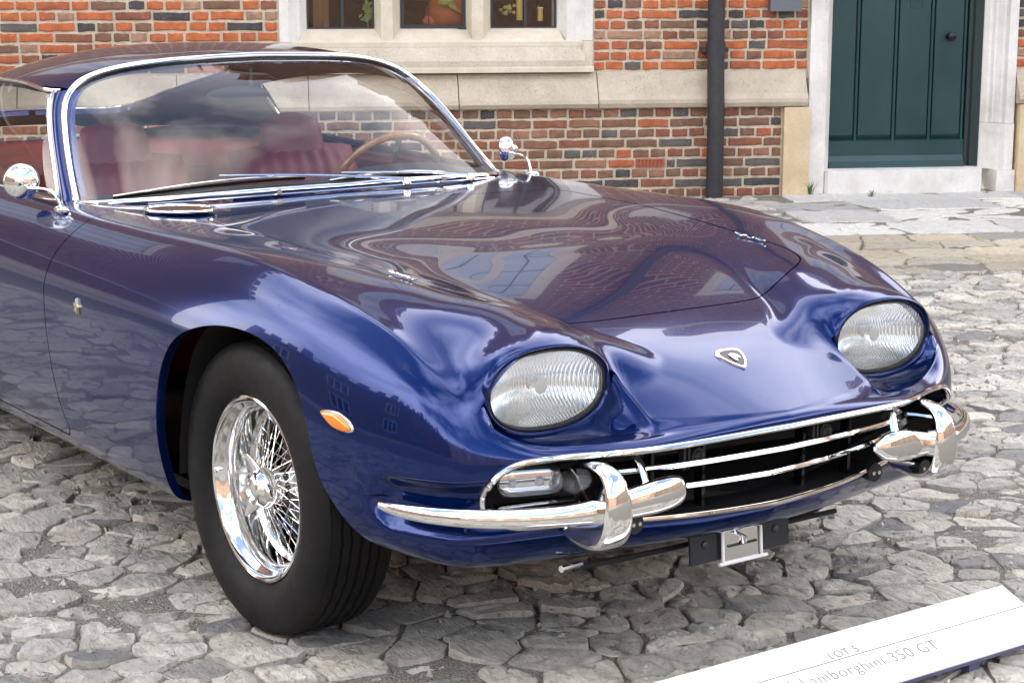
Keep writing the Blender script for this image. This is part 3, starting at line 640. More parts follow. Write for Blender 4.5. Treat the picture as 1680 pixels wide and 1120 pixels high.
for s in(-7.6,-4.4,-1.3,1.5,4.6): upper_window(s,3.35,4.75,1.3,3)
for s in(-7.6,-4.4,-1.6): upper_window(s,6.2,7.5,1.1,2)
cr_=MB()
k=-16.0
while k<14: h_=WH2 if k<SJ-.7 else WH; lbox(cr_,k,k+.75,-.45,.0,h_+.12,h_+.65); k+=1.35
cr_.build('battlement','brick_tex',bld,smooth=False)
# ---- rain pipe and grey box
pipe=empty('rain_pipe',(0,0,0)); pipe.location=W0; pipe.rotation_euler=(0,0,WROT); tag(pipe,'black cast iron rain pipe running down the brick wall left of the door','pipe')
def pipemat():
    m=NT('pipe_paint').set(rough=.5,spec=.4); m.color(m.ramp(m.noise(m.geo(),30,5,.7),[(.3,(.018,.018,.022)),(.7,(.035,.035,.042))])); return m.m
MAT['pipe']=pipemat()
MB().tube(np.array([LOC(.012,.135,-.01),LOC(.012,.135,ZB0-.10),LOC(.012,.132,ZB0+.02),LOC(.012,.105,ZB1+.06),LOC(.012,.095,ZB1+.25),LOC(.012,.095,WH-.2)]),.054,24,up=(1,0,0)).build('pipe_run','pipe',pipe)
MB().tube(np.array([LOC(.012,.098,.88),LOC(.012,.096,.98)]),.061,24,up=(1,0,0)).build('collar','pipe',pipe)
lbox(MB(),-.07,.094,-.005,.10,.915,.945).build('bracket','pipe',pipe,smooth=False)
ub=empty('utility_box',(0,0,0)); ub.location=W0; ub.rotation_euler=(0,0,WROT); tag(ub,'small grey metal box fixed on the brick wall between pipe and door','box')
simple('box_grey',(.12,.135,.155),.4,.2); bxm=lbox(MB(),.372,.560,.0,.075,1.175,1.62).build('box_body','box_grey',ub,smooth=False); lbox(MB(),.366,.566,.075,.088,1.168,1.63).build('box_lid','box_grey',ub,smooth=False)
# ================================================================ the other ranges of the courtyard (mirrored in paint, chrome and glass)
def range_block(name,label,s0,s1,o0,o1,h,face,nwin,seed):
    e=empty(name,(0,0,0)); e.location=W0; e.rotation_euler=(0,0,WROT); tag(e,label,'building','far courtyard ranges'); r=np.random.RandomState(seed)
    lbox(MB(),s0,s1,o0,o1,-.05,h).build('wall','brick_dark',e,smooth=False); m=MB()
    if face in('o0','o1'):
        x=s0
        while x<s1-.8: oo=o0 if face=='o0' else o1-.4; lbox(m,x,x+.8,oo,oo+.4,h+.001,h+.75); x+=1.45
    else:
        x=o0
        while x<o1-.8: ss=s0 if face=='s0' else s1-.4; lbox(m,ss,ss+.4,x,x+.8,h+.001,h+.75); x+=1.45
    m.build('battlement','brick_dark',e,smooth=False)
    for k in range(4):
        ch=MB(); f=(k+.5+r.uniform(-.25,.25))/4
        cs,co=(s0+(s1-s0)*f,(o0+o1)/2) if face in('o0','o1') else ((s0+s1)/2,o0+(o1-o0)*f); w_=r.uniform(.5,.9); lbox(ch,cs-w_,cs+w_,co-.45,co+.45,h-.05,h+r.uniform(2.2,3.4)); ch.build('chimney','brick_dark',e,smooth=False)
    for row,(z0,z1) in enumerate(((1.2,2.7),(4.0,5.6))):
        for k in range(nwin):
            f=(k+.5)/nwin; q=MB()
            if face=='o0': c=s0+(s1-s0)*f; lbox(q,c-.9,c+.9,o0-.05,o0+.1,z0-.15,z1+.15)
            elif face=='o1': c=s0+(s1-s0)*f; lbox(q,c-.9,c+.9,o1-.1,o1+.05,z0-.15,z1+.15)
            elif face=='s1': c=o0+(o1-o0)*f; lbox(q,s1-.1,s1+.05,c-.9,c+.9,z0-.15,z1+.15)
            else: c=o0+(o1-o0)*f; lbox(q,s0-.05,s0+.1,c-.9,c+.9,z0-.15,z1+.15)
            wo_=q.build('window_frame','stone',e,smooth=False)
            for t in(-.56,0,.56):
                q=MB()
                if face=='o0': lbox(q,c+t-.21,c+t+.21,o0-.06,o0-.049,z0,z1)
                elif face=='o1': lbox(q,c+t-.21,c+t+.21,o1+.049,o1+.06,z0,z1)
                elif face=='s1': lbox(q,s1+.049,s1+.06,c+t-.21,c+t+.21,z0,z1)
                else: lbox(q,s0-.06,s0-.049,c+t-.21,c+t+.21,z0,z1)
                q.build('pane','dimpane',wo_,smooth=False)
    return e
range_block('courtyard_range','long brick range with battlements facing the old building across the court',-34,34,34,40,7.6,'o0',12,1)
range_block('courtyard_range','brick side range with chimneys closing the court on the left',-30,-24,-.6,33.9,7.2,'s1',7,2)
range_block('courtyard_range','brick side range with chimneys closing the court on the right',24,30,-.6,33.9,7.8,'s0',7,3)

# ================================================================ THE CAR
# car frame = world frame: x forward (origin under the front axle), y to the car's left, z up
def poly_sd(pts,poly):
    """signed distance to a closed polygon, positive inside"""
    pts=np.asarray(pts,float); poly=np.asarray(poly,float); a=poly; b=np.roll(poly,-1,0)
    best=np.full(len(pts),1e18); ins=np.zeros(len(pts),bool)
    for p,q in zip(a,b):
        d=q-p; t=np.clip(((pts-p)@d)/(d@d+1e-18),0,1); v=pts-(p+t[:,None]*d); best=np.minimum(best,(v**2).sum(1))
        c=((p[1]>pts[:,1])!=(q[1]>pts[:,1])); 
        with np.errstate(divide='ignore',invalid='ignore'): xi=(q[0]-p[0])*(pts[:,1]-p[1])/(q[1]-p[1]+1e-30)+p[0]
        ins^=(c&(pts[:,0]<xi))
    return np.sqrt(best)*np.where(ins,1,-1)
class Sheet:
    """polygon sheet with vertex normals, can be trimmed along any implicit line"""
    def __init__(s,V,N,F,X=None): s.V=np.asarray(V,float); s.N=np.asarray(N,float); s.F=F; s.X=np.full(len(s.V),9.) if X is None else np.asarray(X,float)
    @staticmethod
    def from_grid(P,N,flip=False,X=None):
        n,m=P.shape[:2]; F=[]
        for i in range(n-1):
            for j in range(m-1):
                q=[i*m+j,(i+1)*m+j,(i+1)*m+j+1,i*m+j+1]; F.append(q[::-1] if flip else q)
        return Sheet(P.reshape(-1,3),N.reshape(-1,3),F,X)
    def trim(s,f):
        f=np.asarray(f,float).copy(); f[np.abs(f)<2e-5]=2e-5
        V=list(s.V); N=list(s.N); X=list(s.X); F=[]; cut={}; pos=(f>0).tolist()
        for q in s.F:
            k=sum(pos[i] for i in q)
            if k==len(q): F.append(q); continue
            if k==0: continue
            out=[]
            for a,b in zip(q,q[1:]+q[:1]):
                if pos[a]: out.append(a)
                if pos[a]!=pos[b]:
                    key=(a,b) if a<b else (b,a)
                    if key not in cut:
                        t=f[a]/(f[a]-f[b]); cut[key]=len(V); V.append(s.V[a]*(1-t)+s.V[b]*t); nn=s.N[a]*(1-t)+s.N[b]*t; N.append(nn/(np.linalg.norm(nn)+1e-12)); X.append(s.X[a]*(1-t)+s.X[b]*t)
                    out.append(cut[key])
            if len(out)>=3: F.append(out)
        used=np.zeros(len(V),bool)
        for q in F: used[q]=True
        idx=np.cumsum(used)-1; V=np.array(V)[used]; N=np.array(N)[used]; idx=idx.tolist()
        return Sheet(V,N,[[idx[i] for i in q] for q in F],np.array(X)[used])
    def rim(s,offset,test=None):
        """turned edge along the open boundary: offset(V,N)->inner points; returns verts, faces"""
        cnt={}
        for q in s.F:
            for a,b in zip(q,q[1:]+q[:1]): cnt[(a,b)]=1
        be=[(a,b) for (a,b) in cnt if (b,a) not in cnt]
        if test is not None:
            ok=test(s.V); be=[(a,b) for a,b in be if ok[a] and ok[b]]
        ids=sorted(set(i for e in be for i in e)); mp={k:i for i,k in enumerate(ids)}; n=len(ids)
        if n==0: return np.zeros((0,3)),[]
        V0=s.V[ids]; V1=offset(V0,s.N[ids])
        return np.vstack([V0,V1]),[[mp[b],mp[a],mp[a]+n,mp[b]+n] for a,b in be]
    def mirror(s):
        m=np.array([1,-1,1]); return Sheet(s.V*m,s.N*m,[q[::-1] for q in s.F],s.X)
    def join(s,o):
        k=len(s.V); return Sheet(np.vstack([s.V,o.V]),np.vstack([s.N,o.N]),s.F+[[i+k for i in q] for q in o.F],np.r_[s.X,o.X])
def sheet_obj(name,sh,mat,parent,rims=()):
    V=[tuple(v) for v in sh.V]; F=[list(q) for q in sh.F]; Nn=[tuple(n) for n in sh.N]
    for rv,rf in rims:
        k=len(V); V+=[tuple(v) for v in rv]; F+=[[i+k for i in q] for q in rf]; Nn+=[(0,0,0)]*len(rv)
    me=bpy.data.meshes.new(name); me.from_pydata([tuple(map(float,v)) for v in V],[],F)
    me.polygons.foreach_set('use_smooth',[True]*len(me.polygons)); me.update()
    me.normals_split_custom_set_from_vertices([tuple(map(float,n)) for n in Nn])
    me.materials.append(MAT[mat]); o=bpy.data.objects.new(name,me); o.parent=parent; COL.objects.link(o); return o

# ---- control data (half car, a=|y|)
LIP=np.array([(-3.74,.0,.70),(-3.73,.20,.705),(-3.70,.42,.72),(-3.60,.58,.76),(-3.40,.66,.81),(-3.0,.715,.855),(-2.5,.74,.865),(-2.0,.745,.85),(-1.5,.745,.833),(-1.17,.745,.828),(-.9,.742,.827),(-.6,.738,.828),(-.25,.735,.831),(.057,.726,.8145),
 (.164,.716,.798),(.269,.704,.780),(.370,.695,.756),(.463,.685,.726),(.545,.677,.689),(.613,.665,.650),(.664,.642,.609),(.695,.608,.570),(.717,.563,.545),(.742,.508,.536),(.768,.455,.536),(.800,.38,.541),(.828,.29,.548),(.850,.17,.554),(.860,.08,.557),(.863,0,.558)])
def lipi(x): return int(np.argmin(np.abs(LIP[:,0]-x)))
# skirt stations: index in LIP -> 7 points below the lip
SK={0:[(-3.77,0,.66),(-3.78,0,.60),(-3.77,0,.52),(-3.75,0,.44),(-3.70,0,.36),(-3.66,0,.33),(-3.55,0,.30)],
 2:[(-3.73,.43,.68),(-3.74,.44,.61),(-3.73,.44,.52),(-3.70,.44,.44),(-3.65,.43,.36),(-3.6,.42,.33),(-3.5,.4,.30)],
 3:[(-3.63,.62,.71),(-3.63,.65,.63),(-3.62,.66,.53),(-3.6,.66,.44),(-3.56,.64,.36),(-3.52,.62,.32),(-3.45,.55,.30)],
 5:[(-3.0,.775,.80),(-3.0,.815,.71),(-3.0,.83,.60),(-3.0,.825,.46),(-3.0,.80,.33),(-3.0,.77,.28),(-3.0,.68,.26)],
 7:[(-2.0,.806,.80),(-2.0,.855,.71),(-2.0,.863,.60),(-2.0,.853,.44),(-2.0,.82,.275),(-2.0,.79,.225),(-2.0,.70,.20)],
 9:[(-1.17,.806,.776),(-1.17,.855,.695),(-1.17,.863,.60),(-1.17,.853,.44),(-1.17,.82,.27),(-1.17,.79,.222),(-1.17,.70,.20)],
 11:[(-.6,.802,.776),(-.6,.852,.695),(-.6,.861,.60),(-.6,.851,.44),(-.6,.818,.27),(-.6,.79,.225),(-.6,.70,.20)],
 12:[(-.25,.797,.778),(-.25,.845,.695),(-.25,.855,.60),(-.25,.848,.44),(-.25,.815,.28),(-.25,.79,.23),(-.25,.70,.21)],
 13:[(.057,.778,.768),(.057,.820,.695),(.057,.838,.60),(.057,.838,.44),(.057,.81,.30),(.057,.79,.26),(.057,.70,.24)],
 15:[(.272,.752,.740),(.275,.792,.675),(.278,.812,.59),(.28,.818,.46),(.28,.80,.35),(.28,.785,.315),(.27,.70,.29)],
 17:[(.468,.722,.690),(.474,.752,.64),(.480,.772,.56),(.485,.777,.46),(.49,.768,.37),(.485,.75,.322),(.455,.68,.295)],
 19:[(.620,.686,.628),(.628,.704,.59),(.636,.714,.53),(.640,.717,.45),(.638,.71,.365),(.625,.69,.313),(.58,.63,.285)],
 21:[(.703,.622,.556),(.709,.636,.53),(.710,.642,.495),(.702,.643,.43),(.69,.637,.36),(.672,.618,.308),(.62,.56,.28)],
 23:[(.756,.518,.528),(.765,.524,.512),(.757,.523,.48),(.738,.517,.42),(.718,.51,.36),(.698,.497,.308),(.64,.46,.28)],
 25:[(.818,.386,.534),(.826,.388,.522),(.812,.386,.48),(.785,.38,.42),(.755,.372,.358),(.733,.365,.310),(.67,.345,.283)],
 27:[(.862,.172,.547),(.864,.172,.531),(.85,.172,.48),(.828,.171,.42),(.806,.169,.356),(.785,.165,.315),(.715,.155,.285)],
 29:[(.872,0,.55),(.873,0,.533),(.86,0,.48),(.842,0,.42),(.824,0,.355),(.80,0,.315),(.73,0,.285)]}
lt=np.r_[0,np.cumsum(np.linalg.norm(np.diff(LIP,axis=0),axis=1))]
tF=lt[lipi(-1.3)]; TEND=lt[-1]
tq=np.r_[np.linspace(0,tF,70)[:-1],np.linspace(tF,TEND,310)]
lip=cspline(lt,LIP,tq); lip[-1,1]=0; lip[:,1]=np.maximum(lip[:,1],0); lip[0,1]=0
ks=sorted(SK); NL=7
lev=np.stack([cspline(lt[ks],np.array([SK[k][j] for k in ks]),tq) for j in range(NL)],1)
sk_nodes=np.concatenate([lip[:,None],lev],1)                       # rows x 8 x 3
NT_=len(tq); NSK=96
sl=np.r_[0,np.cumsum(np.linalg.norm(np.diff(sk_nodes,axis=1),axis=2).mean(0))]; sl/=sl[-1]
SKG=np.stack([cspline(sl,sk_nodes[i],np.linspace(0,1,NSK)) for i in range(NT_)])
SKG[:,:,1]=np.maximum(SKG[:,:,1],0)
SKG[-1,:,1]=0; SKG[0,:,1]=0
# ---- top: height field from scattered heights (thin-plate), two leaves: with the lamp pods (T1) and the shelf before the lamps (T2)
def tps(data):
    """smooth height field through (x,y,z,slack) points, mirrored about y=0 (cubic radial basis)"""
    D=np.array(data,float); mm=D[D[:,1]>1e-6].copy(); mm[:,1]*=-1; D=np.vstack([D,mm]); X=D[:,:2]; n=len(D)
    def U(r2): return r2**1.5
    K=U(((X[:,None]-X[None])**2).sum(-1)); Pm=np.c_[np.ones(n),X]
    A=np.zeros((n+3,n+3)); A[:n,:n]=K+np.diag(D[:,3]); A[:n,n:]=Pm; A[n:,:n]=Pm.T
    w=np.linalg.solve(A,np.r_[D[:,2],0,0,0])
    def f(x,y):
        sh=np.shape(x); q=np.c_[np.ravel(x),np.ravel(y)]; out=np.zeros(len(q))
        for i in range(0,len(q),8000):
            b=q[i:i+8000]; out[i:i+8000]=U(((b[:,None]-X[None])**2).sum(-1))@w[:n]+np.c_[np.ones(len(b)),b]@w[n:]
        return out.reshape(sh)
    return f
def slack(pts,l): return [(*p,l) for p in pts]
LA,LB=2e-4,2e-5
LXc,LAc,LZc,LW,LH,LNx=.668,.464,.630,.150,.0885,2.27                # lamp ring: centre, half width, half height, exponent
def ringz(a,sgn,W=LW,H=LH): return LZc+sgn*H*np.clip(1-np.abs((a-LAc)/W)**LNx,0,1)**(1/LNx)
CEN=[(-3.74,.70),(-3.4,.80),(-3.0,.85),(-2.2,.86),(-1.6,.85),(-1.25,.845),(-1.0,.838),(-.8,.832),(-.6,.826),(-.4,.817),(-.2,.804),(0,.786),(.15,.766),(.3,.742),(.4,.724),(.474,.709),(.54,.690),(.6,.671),(.65,.654),(.693,.637),(.74,.616),(.79,.591),(.83,.571)]
cen=[(x,0,z) for x,z in CEN]; lp_all=[tuple(p) for p in lip[::6]]; lp1=[p for p in lp_all if not(p[0]>.672 and p[1]>.28)]
nose=[(.474,.123,.709),(.470,.221,.708),(.56,.15,.684),(.62,.12,.664),(.62,.2,.663),(.693,.12,.636),(.693,.2,.633),(.76,.15,.602),(.76,.25,.590),(.81,.15,.577),(.80,.25,.563),(.3,.15,.743),(.3,.28,.744),(.15,.2,.768),(-.2,.25,.806),(.3,.45,.742),(.474,.35,.703),(.474,.5,.690),(.58,.4,.664),(.667,.4,.625),(.72,.30,.605),(.1,.4,.776),(-.1,.45,.800)]
side_=[(-.4,.54,.824),(-.7,.54,.828),(-1.0,.54,.832),(-.35,.65,.831),(-.1,.65,.828),(-.7,.66,.830),(-1.0,.68,.830)]
mid=side_+[(-.111,.536,.812),(.021,.524,.803),(.148,.515,.795),(.262,.511,.787),(.353,.496,.776),(.415,.457,.769),(.441,.391,.755),(.459,.313,.725),(.1,.62,.810),(.2,.61,.796),(.3,.61,.7805),(.42,.585,.759),(.5,.565,.741),(.58,.545,.722),(.55,.46,.749),(.57,.38,.732),(.57,.30,.707),
 (.10,.397,.777),(.293,.344,.744),(.459,.286,.710),(.56,.24,.688),(.655,.207,.655),(.60,.27,.692),(.655,.27,.668),(.3,.25,.706),(.3,.0,.64),(.46,.2,.655),(.46,.0,.57),(.56,.15,.632),(.56,0,.55),(.655,.12,.612),(.655,0,.54),(.72,.25,.598),(.72,.30,.585),(.80,.2,.53),(.8,0,.45),
 (.2,.672,.7915),(.30,.662,.7715),(.37,.658,.7525),(.463,.650,.7215),(.545,.642,.6855),(.613,.634,.648),(.42,.62,.744),(.5,.608,.718),(.575,.602,.692)]
brow=[(.6675,a,ringz(a,1)) for a in np.linspace(.316,.612,13)]
shelf=[(.6675,a,ringz(a,-1)) for a in np.linspace(.316,.612,13)]+[(.70,.34,.565),(.74,.335,.548),(.73,.42,.532),(.70,.50,.533),(.70,.44,.533),(.68,.57,.553)]
cen_rear=[p for p in cen if p[0]<.05]; lpn=[p for p in lp_all if p[0]>.79]
TN=tps(slack(cen+nose,8e-4)+slack(side_+[p for p in mid if p[0]<.03 and p not in side_],LA)+slack(lpn+[p for p in lp_all if p[0]<.06],LB)); TP=tps(slack(cen_rear+mid+[(-.2,.25,.806),(-.45,.25,.820)],LA)+slack(lp1+brow,LB))
def T1(x,a):
    n_=TN(x,a); p_=TP(x,a); k=.016; h=np.maximum(k-np.abs(n_-p_),0)/k; sm=np.maximum(n_,p_)+h*h*k/4; w=sstep(-.06,.10,np.asarray(x)); return n_*(1-w)+sm*w
T2=tps(slack(cen+nose,LA)+slack(lp_all+shelf,LB))
NV=76
vv=np.linspace(0,1,NV)**.92
i2=np.argmin(np.abs(tq-lt[lipi(.164)]))
xc=lip[:,0].copy(); xc[i2:]=np.interp(tq[i2:],[tq[i2],TEND],[xc[i2],.80])
TX=xc[:,None]*(1-vv)+lip[:,0][:,None]*vv; TA=lip[:,1][:,None]*vv+0*TX
z1=T1(TX,TA); z2=T2(TX,TA)
# agree at the inner edge of the pocket (kink) and fade in outside the lamp
wI=np.clip((TA-.300)/.022,0,1)*np.where(TA>.612,sstep(.667,.70,TX),1)
z2=z1+(z2-z1)*wI
corr=lip[:,2]-z1[:,-1]; z1=z1+corr[:,None]*sstep(.85,1,vv)[None]; corr=lip[:,2]-z2[:,-1]; z2=z2+corr[:,None]*sstep(.85,1,vv)[None]
def fullgrid(z): return np.concatenate([np.stack([TX,TA,z],-1),SKG[:,1:]],1)
wr=np.interp(lip[:,0],[-4,-.9,-.3,.1,.25,.36,.45],[.5,.30,.16,.10,.06,.03,.015])
k0=lipi(.695)
wr=np.where(tq>lt[k0],np.interp(tq,[lt[k0],lt[24],lt[26],lt[28]],[.015,.03,.25,.5]),wr)
def soften(G,n=26):
    G=G.copy(); j=np.arange(G.shape[1])-(NV-1); m=np.exp(-(j/7.0)**2)[None,:,None]*wr[:,None,None]
    for _ in range(n):
        L=np.zeros_like(G); L[:,1:-1]=.5*(G[:,2:]+G[:,:-2])-G[:,1:-1]; G+=L*m*.9
    return G
def tsmooth(G,n=6):
    G=G.copy()
    for _ in range(n):
        L=np.zeros_like(G); L[1:-1]=.5*(G[2:]+G[:-2])-G[1:-1]; G+=L*.5
    return G
def gnormals(G):
    du=np.gradient(G,axis=0); dv=np.gradient(G,axis=1); du[-1]=du[-1]*[0,1,0]+[0,-1e-9,0]; n=np.cross(du,dv); 
    n/=np.linalg.norm(n,axis=2)[...,None]+1e-15
    n[-1,:,1]=0; n/=np.linalg.norm(n,axis=2)[...,None]+1e-15
    m=n.copy(); c=n[NV//2:,:,:]
    return -n if n[len(n)//2,10,2]<0 else n
# bumper recess pressed into the corner of the skirt
def recess(G):
    S=G[:,NV:].copy(); arc=(TEND-tq)[:,None]+0*S[:,:,0]; z=S[:,:,2]
    zc=.425; A0,A1=.58,.885; hh=.060
    ax=np.clip(arc,A0,A1); d=np.sqrt((arc-ax)**2*.9+(z-zc)**2)-hh*np.where(z<zc,1.05,.85)
    ax2=np.where(arc<A0,0,arc-ax); d=np.sqrt(ax2**2+(z-zc)**2)-hh*np.where(z<zc,1.05,.9)
    up=sstep(.006,-.040,d); lo=sstep(.010,-.028,d); k=np.where(z<zc,lo,up)
    return S,k
g1=tsmooth(soften(fullgrid(z1)),3); g2=tsmooth(soften(fullgrid(z2)),3)
g1[:,:,1]=np.maximum(g1[:,:,1],0); g1[-1,:,1]=0; g1[0,:,1]=0
g2[:,NV:]=g1[:,NV:]
n1=gnormals(g1)
S,kk=recess(g1); g1[:,NV:]=S-n1[:,NV:]*(kk*.026)[...,None]
g1[-1,:,1]=0; g1[:,:,1]=np.maximum(g1[:,:,1],0)
g2[:,NV:]=g1[:,NV:]
n1=gnormals(g1); n2=gnormals(g2)
top1=Sheet.from_grid(g1[:,:NV],n1[:,:NV]); top2=Sheet.from_grid(g2[:,:NV],n2[:,:NV]); skirt=Sheet.from_grid(g1[:,NV-1:],n1[:,NV-1:],X=np.repeat(TEND-tq,NSK))
def skirt_at(arc,z):
    """point and normal on the skirt at arc length from the front centre and height z"""
    t=TEND-arc; i=int(np.clip(np.searchsorted(tq,t),1,NT_-1)); w=(t-tq[i-1])/(tq[i]-tq[i-1])
    colp=g1[i-1,NV-1:]*(1-w)+g1[i,NV-1:]*w; coln=n1[i-1,NV-1:]*(1-w)+n1[i,NV-1:]*w
    zz=-colp[:,2]; o=np.argsort(zz); p=np.array([np.interp(-z,zz[o],colp[o,k]) for k in range(3)]); n=np.array([np.interp(-z,zz[o],coln[o,k]) for k in range(3)])
    return p,n/np.linalg.norm(n)
car=empty('sports_car',(0,0,0))
tag(car,'dark blue classic sports coupe with oval headlamps, parked on the cobbles','car')
both=lambda sh: sh.join(sh.mirror())
def inset(d): return lambda V,N: V-N*d
# 1 top: leave the pocket to T2, cut bonnet, cabin opening, plus shut lines
def ftop(V): return np.maximum(LXc-V[:,0],.300-V[:,1])
top1=top1.trim(ftop(top1.V)); 
top2=top2.trim(np.minimum(top2.V[:,0]-LXc,top2.V[:,1]-.300))
BON=[(-.735,-.5),(-.735,.0),(-.728,.25),(-.70,.47),(-.665,.535),(-.60,.551),(-.4,.549),(-.111,.5375),(.021,.526),(.148,.517),(.25,.511),(.32,.503),(.365,.486),(.40,.462),(.425,.425),(.445,.37),(.459,.313),(.468,.25),(.474,.19),(.476,.1),(.476,-.5)]
BON=np.array(BON); b1=path(BON[1:-1],140); BONP=np.vstack([BON[:1],b1,BON[-1:]])
CAB=[(-.953,-.5),(-.953,0),(-.958,.25),(-.975,.42),(-1.025,.57),(-1.09,.64),(-1.165,.672),(-1.21,.69),(-1.3,.705),(-1.6,.722),(-2.0,.715),(-2.4,.70),(-2.75,.67),(-3.2,.58),(-3.38,.45),(-3.45,.2),(-3.46,-.5)]
DOOR=[(-.86,1.3),(-.872,.90),(-.895,.82),(-.925,.74),(-.94,.66),(-.948,.55),(-.94,.44),(-.925,.35),(-.905,.285),(-.93,.262),(-2.05,.262),(-2.15,.32),(-2.2,.6),(-2.2,1.3)]
f_b=poly_sd(top1.V[:,:2],BONP)
bonnet=top1.trim(f_b-.0022); rest=top1.trim(-f_b-.0022)
cabf=poly_sd(rest.V[:,:2],CAB); rest=rest.trim(-cabf)
dsd=lambda V: poly_sd(V[:,[0,2]],DOOR)
door_t=rest.trim(np.minimum(dsd(rest.V)-.002,rest.V[:,1]-.5)); rest=rest.trim(np.where(rest.V[:,1]>.5,-dsd(rest.V)-.002,1))
sub=lambda V: V
# 2 skirt: wheel openings, door, grille mouth
ARCH=np.array([(-.365,.0),(-.36,.18),(-.353,.25),(-.347,.33),(-.332,.41),(-.306,.49),(-.266,.57),(-.212,.628),(-.14,.665),(-.03,.690),(.08,.692),(.18,.672),(.255,.628),(.303,.565),(.330,.50),(.352,.44),(.385,.39),(.435,.342),(.50,.30),(.60,.26),(.66,.2),(.66,0)])
ap=path(ARCH[2:-2],90); ARCHP=np.vstack([ARCH[:2],ap,ARCH[-2:]])
RAR=np.array([(-2.55+.37*math.cos(t),.33+.335*math.sin(t)) for t in np.linspace(math.pi,0,40)]); RARP=np.vstack([[(-2.92,0)],RAR,[(-2.18,0)]])
af=lambda V: np.maximum(poly_sd(V[:,[0,2]],ARCHP),poly_sd(V[:,[0,2]],RARP))
lowy=lambda V: np.where(V[:,1]>.60,1,-1)
fa=-af(skirt.V); fa=np.where((skirt.V[:,1]<.60)&(skirt.V[:,0]>.45),1.0,fa); skirt=skirt.trim(fa)
GE=.645         # half length of the mouth, measured along the skirt
def mouth_z(arc):
    q=np.clip(np.asarray(arc,float)/GE,0,1); zt=.534-.022*q**2; zb=.361+.013*q**1.5; return zt,zb
def mouth_curve(n=80,grow=0.0):
    """closed-half outline (arc,z) from top centre round the end to bottom centre"""
    zt,zb=mouth_z(GE); r=(zt-zb)/2; out=[]
    L0=GE-r*1.25
    for u in np.linspace(0,L0,n): t_,b_=mouth_z(u); out.append((u,t_+grow))
    zc_=(mouth_z(L0)[0]+mouth_z(L0)[1])/2; rz=(mouth_z(L0)[0]-mouth_z(L0)[1])/2
    for an in np.linspace(math.pi/2,-math.pi/2,26)[1:-1]: out.append((L0+(r*1.25+grow)*math.cos(an),zc_+(rz+grow)*math.sin(an)))
    for u in np.linspace(L0,0,n): t_,b_=mouth_z(u); out.append((u,b_-grow))
    return np.array(out)
mc=mouth_curve(); mpoly=np.vstack([[(-.3,mc[0,1])],mc,[(-.3,mc[-1,1])]])
arcs=skirt.X
fm=-poly_sd(np.c_[arcs,skirt.V[:,2]],mpoly); fm=np.where(arcs<2,fm,1.0)
skirt=skirt.trim(fm)
door_s=skirt.trim(np.where(skirt.V[:,1]>.5,dsd(skirt.V)-.002,-1)); skirt=skirt.trim(np.where(skirt.V[:,1]>.5,-dsd(skirt.V)-.002,1))
# body shell = remaining top + pocket + skirt
shell=rest.join(top2).join(skirt)
isarch=lambda V: (np.abs(af(V))<.004)&(V[:,1]>.55)
r_arch=skirt.rim(lambda V,N: np.c_[V[:,0]*1.0,V[:,1]-.022,V[:,2]],isarch)
r_shell=shell.rim(inset(.014),lambda V: ~isarch(V)&(V[:,1]>1e-4)&(V[:,2]>.30))
full=both(shell); rims=[]
for rv,rf in (r_arch,r_shell):
    rims.append((rv,rf)); rims.append((rv*[1,-1,1],[q[::-1] for q in rf]))
body=sheet_obj('body_shell',full,'paint',car,rims)
rb=bonnet.rim(inset(.014),lambda V:V[:,1]>1e-4)
bonnet_o=sheet_obj('bonnet',both(bonnet),'paint',car,[rb,(rb[0]*[1,-1,1],[q[::-1] for q in rb[1]])])
dr=door_t.join(door_s); rd=dr.rim(inset(.014))
sheet_obj('door',dr.mirror(),'paint',car,[(rd[0]*[1,-1,1],[q[::-1] for q in rd[1]])])
sheet_obj('door',dr,'paint',car,[rd])
# dark structure seen through the gaps: an inner liner just under the skin
lin=top1.trim(np.where(top1.V[:,0]>-1.0,1,-1)); lin.V=lin.V-lin.N*.018
sheet_obj('inner_liner',both(lin),'black',car)
ls=Sheet.from_grid(g1[:,NV-1:]-n1[:,NV-1:]*.02,n1[:,NV-1:]); ls=ls.trim(np.where((ls.V[:,0]<-.6)&(ls.V[:,0]>-2.1),1.,-1.))
sheet_obj('inner_liner',both(ls),'black',car)
# ================================================================ greenhouse
M3=np.array([1,-1,1.])
def mir(P): return np.asarray(P)*M3
def leather():
    m=NT('red_leather').set(rough=.42,spec=.4); v=m.geo(); m.color(m.ramp(m.noise(v,6,4,.6),[(.3,(.13,.008,.010)),(.75,(.22,.016,.018))])); m.normal(m.bump(m.noise(v,220,3,.6),.25,.002)); return m.m
MAT['leather']=leather()
simple('headliner',(.10,.085,.075),.9); simple('dash_vinyl',(.02,.019,.02),.6); simple('carpet',(.05,.012,.012),.95)
def wood():
    m=NT('rim_wood').set(rough=.25,coat=.6,coatr=.08); v=m.geo((1,1,1)); m.color(m.ramp(m.noise(v,30,4,.6,1.5),[(.3,(.20,.075,.022)),(.7,(.36,.16,.055))])); return m.m
MAT['wood']=wood()
PIL=np.array([(-1.165,.672,.826),(-1.276,.644,.922),(-1.369,.614,1.012),(-1.435,.578,1.076),(-1.462,.52,1.124),(-1.447,.409,1.159),(-1.42,.285,1.174),(-1.41,.144,1.180),(-1.407,0,1.183)])
BASE=np.array([(-.953,0,.848),(-.958,.25,.847),(-.975,.42,.843),(-1.025,.57,.836),(-1.09,.64,.830),(-1.165,.672,.826)])
pil=path(PIL,61); bas=path(BASE,41)
kc=int(np.argmin(np.abs(pil[:,1]-.55)))                            # upper corner of the screen
